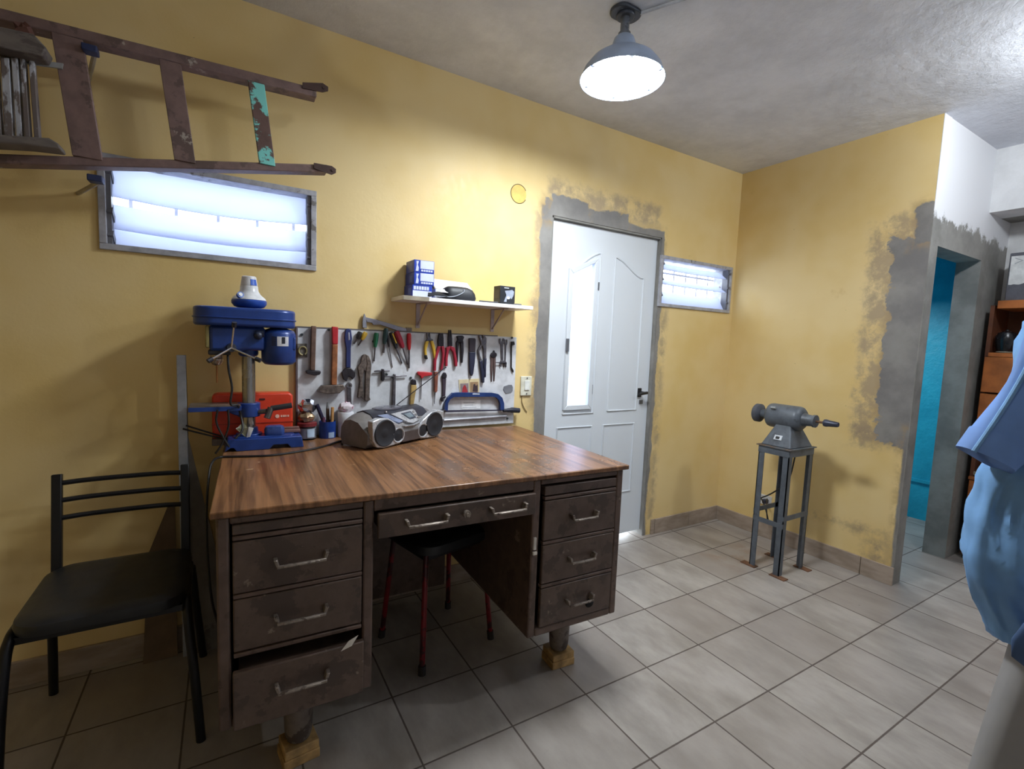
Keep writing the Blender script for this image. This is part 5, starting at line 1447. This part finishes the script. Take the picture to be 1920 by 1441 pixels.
# ------------------------------------------------------------------ switch, cable stub, cover plate on the wall
p = [(-1.838,1.106),(-1.756,1.112),(-1.768,0.99),(-1.84,0.998)]
ws = thing('wall_switch', 'cream light switch on the yellow wall left of the white door', 'switch', (-1.800, 0, 1.055))
MB().prism([(-0.036, -0.055), (0.036, -0.055), (0.036, 0.055), (-0.036, 0.055)], -0.010, 0.0).build('switch_plate', M(214, 212, 196, 0.4), ws, bevel=0.003)
MB().box(-0.012, 0.020, -0.015, -0.009, -0.024, 0.030).build('rocker', M(224, 226, 222, 0.35), ws, bevel=0.002)
for s in (-1, 1):
    MB().cyl((0.004, -0.012, s * 0.044), (0.004, -0.009, s * 0.044), 0.004, seg=10).build('screw', m_tsteel, ws)
tag(MB().tube([(-1.822, -0.004, 1.0), (-1.822, -0.005, 0.965), (-1.805, -0.005, 0.93), (-1.785, -0.004, 0.905)], 0.0022, 6, 4).build('thin_wire', M(120, 100, 62, 0.6), origin=(-1.82, 0, 1.0)), 'thin wire dangling under the light switch', 'wire')
mb = MB(); mb.lathe([(0.0, 0.0015), (0.047, 0.0015), (0.048, 0.0)][::-1], (-1.893, 0, 2.088), (0, -1, 0), 36)
cpz = mb.build('cover_plate', M(222, 184, 96, 0.5), origin=(-1.893, 0, 2.088)); tag(cpz, 'round junction cover painted yellow on the wall left of the door', 'cover plate')
mb = MB(); mb.tube([(0.0495 * math.cos(a), -0.0008, 0.0495 * math.sin(a)) for a in [0.5 + k * 5.3 / 30 for k in range(31)]], 0.0018, 6)
mb.build('cracked_rim', M(92, 80, 56, 0.8), cpz)

# ================================================================== LADDERS
m_lad = wornmat('worn_brown_ladder_paint', (124, 100, 96), [((94, 76, 72), 0.54, 1.0), ((164, 154, 146), 0.62, 7.0)], 10, 0.6)
m_ladt = wornmat('flaking_turquoise_paint', (104, 78, 72), [((124, 206, 200), 0.475, 2.0), ((96, 76, 70), 0.57, 5.0)], 10, 0.6)
LY = -0.22
ld_ = thing('ladder', 'old brown wooden stepladder hung sideways on the wall above the window', 'ladder', (-3.35, LY, 1.80))
lrel = ld_.location.copy()
def rail(pa, pb, h, name, d=0.05):
    (xa, za), (xb, zb) = pa, pb
    mb = MB(); mb.prism([(xa, za - h / 2), (xb, zb - h / 2), (xb, zb + h / 2), (xa, za + h / 2)], LY - d / 2, LY + d / 2)
    return mb.build(name, m_lad, ld_, rel=lrel, bevel=0.004)
rail((-4.55, 2.155), (-2.945, 2.205), 0.032, 'rail', 0.055)
rail((-4.55, 1.640), (-2.905, 1.938), 0.028, 'rail', 0.055)
steps = [((-3.652, 2.165), (-3.615, 1.818), 0.072, m_lad), ((-3.398, 2.172), (-3.362, 1.862), 0.060, m_lad), ((-3.147, 2.18), (-3.113, 1.905), 0.052, m_ladt), ((-3.93, 2.16), (-3.89, 1.765), 0.08, m_lad), ((-4.22, 2.15), (-4.18, 1.71), 0.085, m_lad)]
for a, b, wd, mm in steps:
    mb = MB(); mb.prism([(a[0] - wd / 2, a[1]), (a[0] + wd / 2, a[1]), (b[0] + wd / 2, b[1]), (b[0] - wd / 2, b[1])], LY - 0.033, LY - 0.013)
    mb.build('step', mm, ld_, rel=lrel, bevel=0.002)
m_rustd = M(74, 54, 50, 0.6, 0.3, 0.2)
for (x_, z_, dx, dz) in ((-2.945, 2.215, 0.040, 0.012), (-2.905, 1.936, 0.030, -0.004)):
    mb = MB(); mb.prism([(x_ - 0.05, z_ - 0.010), (x_ + dx * 0.5, z_ - 0.016 + dz), (x_ + dx, z_ - 0.006 + dz), (x_ + dx, z_ + 0.008 + dz), (x_ + dx * 0.5, z_ + 0.016 + dz), (x_ - 0.05, z_ + 0.010)], LY - 0.033, LY - 0.027)
    mb.cyl((x_ + dx * 0.6, LY - 0.036, z_ + dz), (x_ + dx * 0.6, LY - 0.024, z_ + dz), 0.005)
    mb.build('hinge_plate', m_rustd, ld_, rel=lrel)
crumple('rope_knot', (-3.745, LY - 0.035, 2.125), 0.028, (0.8, 0.8, 1.5), M(96, 62, 54, 0.8), 0.006, 11, ld_).location = tuple(-x for x in lrel)
# grey weathered ladder hung beside it
m_gwood = wornmat('weathered_grey_wood', (112, 104, 100), [((84, 76, 74), 0.55, 1.0), ((150, 144, 140), 0.66, 4.0)], 8, 0.7, 0.0, (1, 1, 3))
m_flake = wornmat('flaking_white_paint', (186, 188, 198), [((104, 94, 92), 0.47, 3.0), ((74, 66, 68), 0.57, 8.0)], 7, 0.6, 0.0, (2.2, 2.2, 0.7))
g2 = thing('folding_trestle', 'weathered grey trestle with flaking white slats hung in front of the brown ladder', 'trestle', (-3.95, -0.30, 1.82))
grel = g2.location.copy()
GY = -0.29
q = [(-3.788,2.096),(-3.708,2.111),(-3.681,2.081),(-3.691,2.057),(-3.79,2.047)]
x_l = -4.5
mb = MB(); mb.prism([(x_l, q[0][1] - 0.03), (q[1][0], q[1][1]), (q[2][0], q[2][1]), (q[3][0], q[3][1]), (x_l, q[4][1] - 0.03)], GY - 0.045, GY + 0.022)
mb.build('top_beam', m_gwood, g2, rel=grel, bevel=0.004)
q = [(-3.799,1.813),(-3.685,1.834),(-3.664,1.823),(-3.661,1.809),(-3.732,1.804),(-3.8,1.786)]
mb = MB(); mb.prism([(x_l, q[0][1] - 0.1), (q[1][0], q[1][1]), (q[2][0], q[2][1]), (q[3][0], q[3][1]), (q[4][0], q[4][1]), (x_l, q[5][1] - 0.1)], GY - 0.045, GY + 0.022)
mb.build('bottom_beam', m_gwood, g2, rel=grel, bevel=0.004)
for k, (xa, xb) in enumerate(((-30, 6), (9, 25), (28, 40), (43, 54), (58, 68))):
    pass
SL = [(-3.824,2.033),(-3.798,2.042),(-3.796,1.814),(-3.82,1.808),(-3.791,2.044),(-3.773,2.049),(-3.772,1.823),(-3.791,1.818),(-3.769,2.051),(-3.755,2.055),(-3.753,1.827),(-3.766,1.824),(-3.751,2.057),(-3.74,2.06),(-3.736,1.834),(-3.748,1.831),(-3.733,2.059),(-3.721,2.063),(-3.716,1.842),(-3.728,1.839)]
for k in range(5):
    mb = MB(); mb.prism(SL[4 * k:4 * k + 4], -0.285, -0.262)
    mb.build('slat', m_flake, g2, rel=grel, bevel=0.002)
q = [(-3.796,2.057),(-3.661,2.078),(-3.664,2.062),(-3.73,2.054),(-3.797,2.044)]
MB().prism(q, -0.264, -0.257).build('cross_strip', M(150, 150, 150, 0.7), g2, rel=grel)
# wall brackets carrying them
m_brb = M(34, 46, 86, 0.6)
bq = [(-3.589,-0.25,1.756),(-3.591,-0.25,2.14)]
for k, (q, lab) in enumerate(((bq[0], 'blue-tipped wall bracket under the lower ladder rail by the window corner'), (bq[1], 'blue-tipped wall bracket behind the upper ladder rail'))):
    b = thing('wall_bracket', lab, 'bracket', (q[0], 0, q[2]), 0, 'brackets holding the ladders')
    xw = -0.10 if k == 0 else -0.06
    MB().tube([(xw, 0.0, 0.0), (0, -0.235, 0.0)], 0.007, 8).build('arm', M(168, 160, 140, 0.5, 0.2), b)
    MB().box(-0.026, 0.012, -0.275, -0.235, -0.010, 0.010).build('arm_tip', m_brb, b, bevel=0.003)
# ================================================================== NICHE CABINET
m_owood = M(172, 98, 44, 0.5, 0, 0.2, 9); m_owood2 = M(96, 54, 32, 0.6, 0, 0.2, 9)  # second wood tone has the shade inside the compartments put into its colour
cb = thing('wooden_cabinet', 'orange-brown wooden cabinet with drawers in the wall niche', 'cabinet', (0.86, -1.6, 0))
crel = cb.location.copy()
cx0, cy1, cy0 = 0.875, -1.185, -2.10
mb = MB()
mb.box(cx0 + 0.02, 1.19, cy1 - 0.02, cy1, 0.03, 1.645); mb.box(cx0 + 0.02, 1.19, cy0, cy0 + 0.02, 0.03, 1.645); mb.box(1.17, 1.19, cy0, cy1, 0.03, 1.645)
mb.build('carcass', m_owood2, cb, rel=crel)
MB().box(cx0, 1.195, cy0 - 0.01, cy1 - 0.035, 1.622, 1.672).build('shelf_board', m_owood, cb, rel=crel, bevel=0.003)
MB().box(cx0 + 0.005, 1.17, cy0 + 0.02, cy1 - 0.02, 1.325, 1.35).build('shelf_board', m_owood, cb, rel=crel)
MB().box(cx0, 1.17, cy0 + 0.0, cy1 - 0.0, 0.530, 0.55).build('shelf_board', m_owood, cb, rel=crel, bevel=0.002)
for z0_, z1_ in ((0.055, 0.195), (0.225, 0.365), (0.395, 0.525), (1.10, 1.322), (0.86, 1.09)):
    MB().box(cx0, cx0 + 0.02, cy0 + 0.01, cy1 - 0.006, z0_, z1_).build('drawer', m_owood, cb, rel=crel, bevel=0.003)
MB().box(cx0 + 0.01, cx0 + 0.02, cy0 + 0.01, cy1 - 0.01, 0.03, 0.53).build('drawer_rails', m_owood2, cb, rel=crel)
mb = MB(); mb.box(cx0 + 0.025, 1.17, cy0 + 0.01, cy1 - 0.01, 0.0, 0.03); mb.build('plinth', M(46, 38, 36, 0.8), cb, rel=crel)
bxn = thing('storage_box', 'dark grey box with a torn white label and a red handle on the cabinet', 'box', (1.0, -1.34, 1.672))
nrel = bxn.location.copy()
MB().box(0.93, 1.12, -1.47, -1.235, 1.672, 1.965).build('box_body', M(92, 92, 100, 0.5), bxn, rel=nrel, bevel=0.004)
rnd = random.Random(4)
edge_ = [(-1.243 - 0.012 * k, 1.775 + rnd.uniform(-0.006, 0.006)) for k in range(13)]
poly = [(-1.243, 1.945)] + edge_ + [(-1.400 + rnd.uniform(-0.004, 0.004), 1.79 + 0.02 * k) for k in range(7)] + [(-1.40, 1.945)]
MB().prism(poly, 0.928, 0.9302, 'x').build('torn_label', M(222, 222, 222, 0.6), bxn, rel=nrel)
MB().prism([(-1.335, 1.90), (-1.36, 1.90), (-1.36, 1.935), (-1.335, 1.935)], 0.9272, 0.9285, 'x').build('green_stamp', M(170, 186, 176, 0.6), bxn, rel=nrel)
mb = MB()
for k in range(3):
    mb.prism([(-1.26, 1.935 - k * 0.0), (-1.30, 1.915), (-1.26, 1.895), (-1.262, 1.902), (-1.29, 1.915), (-1.262, 1.928)], 0.9272, 0.9285, 'x')
    break
mb.build('arrow_mark', M(170, 172, 178, 0.6), bxn, rel=nrel)
MB().tube([(1.0, -1.30, 1.965), (1.0, -1.305, 1.985), (1.0, -1.34, 1.996), (1.0, -1.40, 1.996), (1.0, -1.43, 1.985), (1.0, -1.435, 1.965)], 0.007, 8, 4).build('red_handle', M(160, 34, 54, 0.4), bxn, rel=nrel)
kt = thing('black_kettle', 'small round black pot in the cabinet compartment', 'pot', (0.935, -1.265, 1.35))
MB().lathe([(0.0, 0.0), (0.034, 0.0), (0.038, 0.006), (0.044, 0.03), (0.052, 0.07), (0.052, 0.10), (0.04, 0.125), (0.02, 0.134), (0.0, 0.136)], seg=28).build('pot_body', M(30, 30, 34, 0.25, 0.2), kt)
MB().lathe([(0.036, 0.0), (0.042, 0.003), (0.042, 0.007), (0.038, 0.010)], seg=28).build('base_ring', M(170, 164, 146, 0.4, 0.4), kt)
MB().ball((0, 0, 0.138), 0.009).build('lid_knob', M(24, 24, 26, 0.4), kt)
gr = crumple('cloth_bundle', (0, 0, 0.05), 0.075, (0.9, 1.6, 0.7), M(70, 72, 80, 0.8), 0.008, 21); gr.location = (0.99, -1.36, 0.551)
tag(gr, 'dark grey cloth bundle on the lower cabinet top', 'bundle')
cwr = thing('cord_coil', 'small coil of pale cord on the lower cabinet top', 'cord', (0.915, -1.23, 0.551))
mb = MB(); mb.tube([(0.026 * math.cos(a), 0.035 * math.sin(a), 0.010 + 0.0012 * a) for a in [k * 0.5 for k in range(38)]], 0.005, 6); mb.build('coil', M(186, 174, 150, 0.7), cwr)

# ================================================================== HANGING SMOCK ON A STAND (only its left part is in the picture)
m_smock = M(112, 150, 214, 0.75, 0, 0.10, 5, 0.1, name='blue_smock_cotton')
m_smock2 = M(120, 168, 222, 0.75, 0, 0.10, 5, 0.1); m_smock3 = M(66, 92, 134, 0.75, 0, 0.10, 5, 0.1)
E1 = Vector((0.859, -0.511, 0)).normalized(); E2 = Vector((0.511, 0.859, 0)).normalized()
B0 = Vector((-1.405, -1.997, 0))        # foot of the stand
hs_ = thing('coat_stand', 'dark coat stand carrying the blue smock', 'coat stand', B0)
PO = E1 * 0.26 + E2 * 0.14
mb = MB(); mb.cyl((PO.x, PO.y, 0.0), (PO.x, PO.y, 1.68), 0.016); mb.cyl((PO.x, PO.y, 0.0), (PO.x, PO.y, 0.025), 0.13, 0.12, 32)
HK = E1 * 0.035
mb.tube([(PO.x, PO.y, 1.64), ((PO.x + HK.x) / 2, (PO.y + HK.y) / 2, 1.645), (HK.x, HK.y, 1.668)], 0.009, 8, 3)
mb.build('stand_pole', m_dark, hs_)
def loc(u, v, z): return B0 + E1 * u + E2 * v + Vector((0, 0, z))
sm = thing('work_smock', 'short-sleeved blue work smock hanging at the right edge of the picture', 'smock', loc(0, 0, 0.55))
smr = sm.location.copy()
# body: folded rings between hem and shoulders; left outline follows the cloth
prof = [(0.58, -0.150), (0.62, -0.172), (0.67, -0.200), (0.73, -0.226), (0.80, -0.244), (0.88, -0.246), (0.95, -0.238), (1.00, -0.236), (1.05, -0.222), (1.12, -0.205), (1.22, -0.195), (1.32, -0.185), (1.40, -0.165), (1.45, -0.10), (1.475, -0.06)]
from mathutils import noise as _mn
rings = []
NR = 96
fine = []
for (za, ua), (zb, ub) in zip(prof, prof[1:]):
    m_ = max(1, int((zb - za) / 0.015))
    fine += [(za + (zb - za) * j / m_, ua + (ub - ua) * j / m_) for j in range(m_)]
fine.append(prof[-1])
for i, (z, ul) in enumerate(fine):
    ur = 0.30 if z < 1.4 else 0.30 - (z - 1.4) * 2.2
    uc, hw_ = (ul + ur) / 2, (ur - ul) / 2
    dp_ = 0.070 if z < 1.35 else 0.070 - (z - 1.35) * 0.3
    r = []
    for k in range(NR):
        a = 2 * PI * k / NR
        g1 = _mn.noise(Vector((math.cos(a) * 2.6 + z * 1.2, math.sin(a) * 2.6, z * 3.2)))
        g2_ = _mn.noise(Vector((math.cos(a) * 6.0 - z * 4.0, math.sin(a) * 6.0, z * 10.0 + 5)))
        ridge = 1 - abs(_mn.noise(Vector((math.cos(a) * 4.0 + z * 5.0, math.sin(a) * 4.0, z * 5.0 + 9)))) * 2
        d_ = 0.040 * g1 + 0.014 * g2_ + 0.034 * ridge - 0.012
        su = math.sin(a)
        r.append(loc(uc + (hw_ + 0.22 * d_) * math.cos(a), (dp_ + d_) * su * (abs(su) ** -0.3 if abs(su) > 0.05 else 1), z))
    rings.append(r)
MB().loft(rings).build('body', m_smock2, sm, rel=smr, sharp=80)
# sleeve: flattened tube from the shoulder down to an open, stitched end
def sleeve_ring(c, d, w_, t, n=28, wr=0.0, ph=0):
    side = E1 * d[1] - Vector((0, 0, 1)) * d[0]
    out = []
    for k in range(n):
        a = 2 * PI * k / n
        out.append(c + side * (w_ * math.cos(a)) + E2 * (t * math.sin(a) * (1 + 0.15 * math.sin(3 * a + ph)) + wr * math.sin(2 * a + ph)))
    return out
top, end = loc(-0.06, -0.03, 1.40), loc(-0.272, -0.03, 1.055)
rings = []
for k in range(12):
    f = k / 11
    c = top.lerp(end, f)
    w_ = 0.135 - 0.068 * f
    c = c + E1 * (0.018 * math.sin(PI * f))
    rings.append(sleeve_ring(c, (-0.42, -0.9) if f < 0.9 else (-0.45, -0.88), w_, 0.050 - 0.010 * f, 32, 0.006, f * 7))
sl = MB().loft(rings).build('sleeve', m_smock, sm, rel=smr, sharp=70)
rings = []
for f in (0.86, 0.875, 0.97, 1.0):
    c = top.lerp(end, f) + E1 * (0.018 * math.sin(PI * f))
    rings.append(sleeve_ring(c, (-0.45, -0.88), 0.137 - 0.068 * f, 0.0545 - 0.010 * f, 32, 0.006, f * 7))
MB().loft(rings).build('sleeve_hem', m_smock, sl, rel=smr, sharp=70)
mb = MB()
mb.tube([rings_ for rings_ in [top.lerp(end, f) + E1 * (0.018 * math.sin(PI * f)) + (-(E1 * 0.9) + Vector((0, 0, 0.42))) * (0.128 - 0.068 * f) - E2 * 0.02 for f in [k / 9 for k in range(10)]]], 0.0055, 8)
mb.build('sleeve_seam', M(120, 166, 214, 0.7), sl, rel=smr)
mb = MB(); mb.tube([loc(-0.16, 0, 1.415), loc(0.05, 0, 1.49), loc(0.26, 0, 1.415)], 0.008, 8, 3); mb.tube([loc(0.05, 0, 1.49), loc(0.05, 0, 1.58), loc(0.035, 0.0, 1.655), loc(0.035, 0.004, 1.682)], 0.003, 8, 3)
hg = mb.build('hanger', m_dark, origin=loc(0.05, 0, 1.49)); tag(hg, 'clothes hanger inside the blue smock on the coat stand', 'hanger')
# second, darker garment end and a pale cloth below it
rings = []
for z, ul, th in ((0.575, -0.245, 0.02), (0.60, -0.280, 0.03), (0.64, -0.285, 0.035), (0.69, -0.255, 0.035), (0.74, -0.215, 0.03)):
    rings.append([loc((ul + 0.25) / 2 + (0.25 - ul) / 2 * math.cos(2 * PI * k / 36), -0.150 + th * math.sin(2 * PI * k / 36) * (1 + 0.2 * math.sin(4 * PI * k / 18 + z * 8)), z - 0.03 * math.cos(2 * PI * k / 36)) for k in range(36)])
o = MB().loft(rings).build('folded_apron', m_smock3, origin=loc(0.0, -0.11, 0.55), sharp=70); tag(o, 'dark blue folded cloth hanging at the hem of the blue smock', 'cloth')
rings = []
for z, ul in ((0.04, -0.205), (0.14, -0.200), (0.28, -0.176), (0.42, -0.148), (0.52, -0.126), (0.58, -0.115)):
    rings.append([loc((ul + 0.02) / 2 + (0.02 - ul) / 2 * math.cos(2 * PI * k / 36), -0.02 + 0.055 * math.sin(2 * PI * k / 36) * (1 + 0.12 * math.sin(6 * PI * k / 18)), z) for k in range(36)])
o = MB().loft(rings).build('pale_trousers', M(150, 148, 148, 0.8, 0, 0.06, 5), origin=loc(-0.1, -0.02, 0.02), sharp=70); tag(o, 'pale grey trousers hanging below the blue smock', 'trousers')
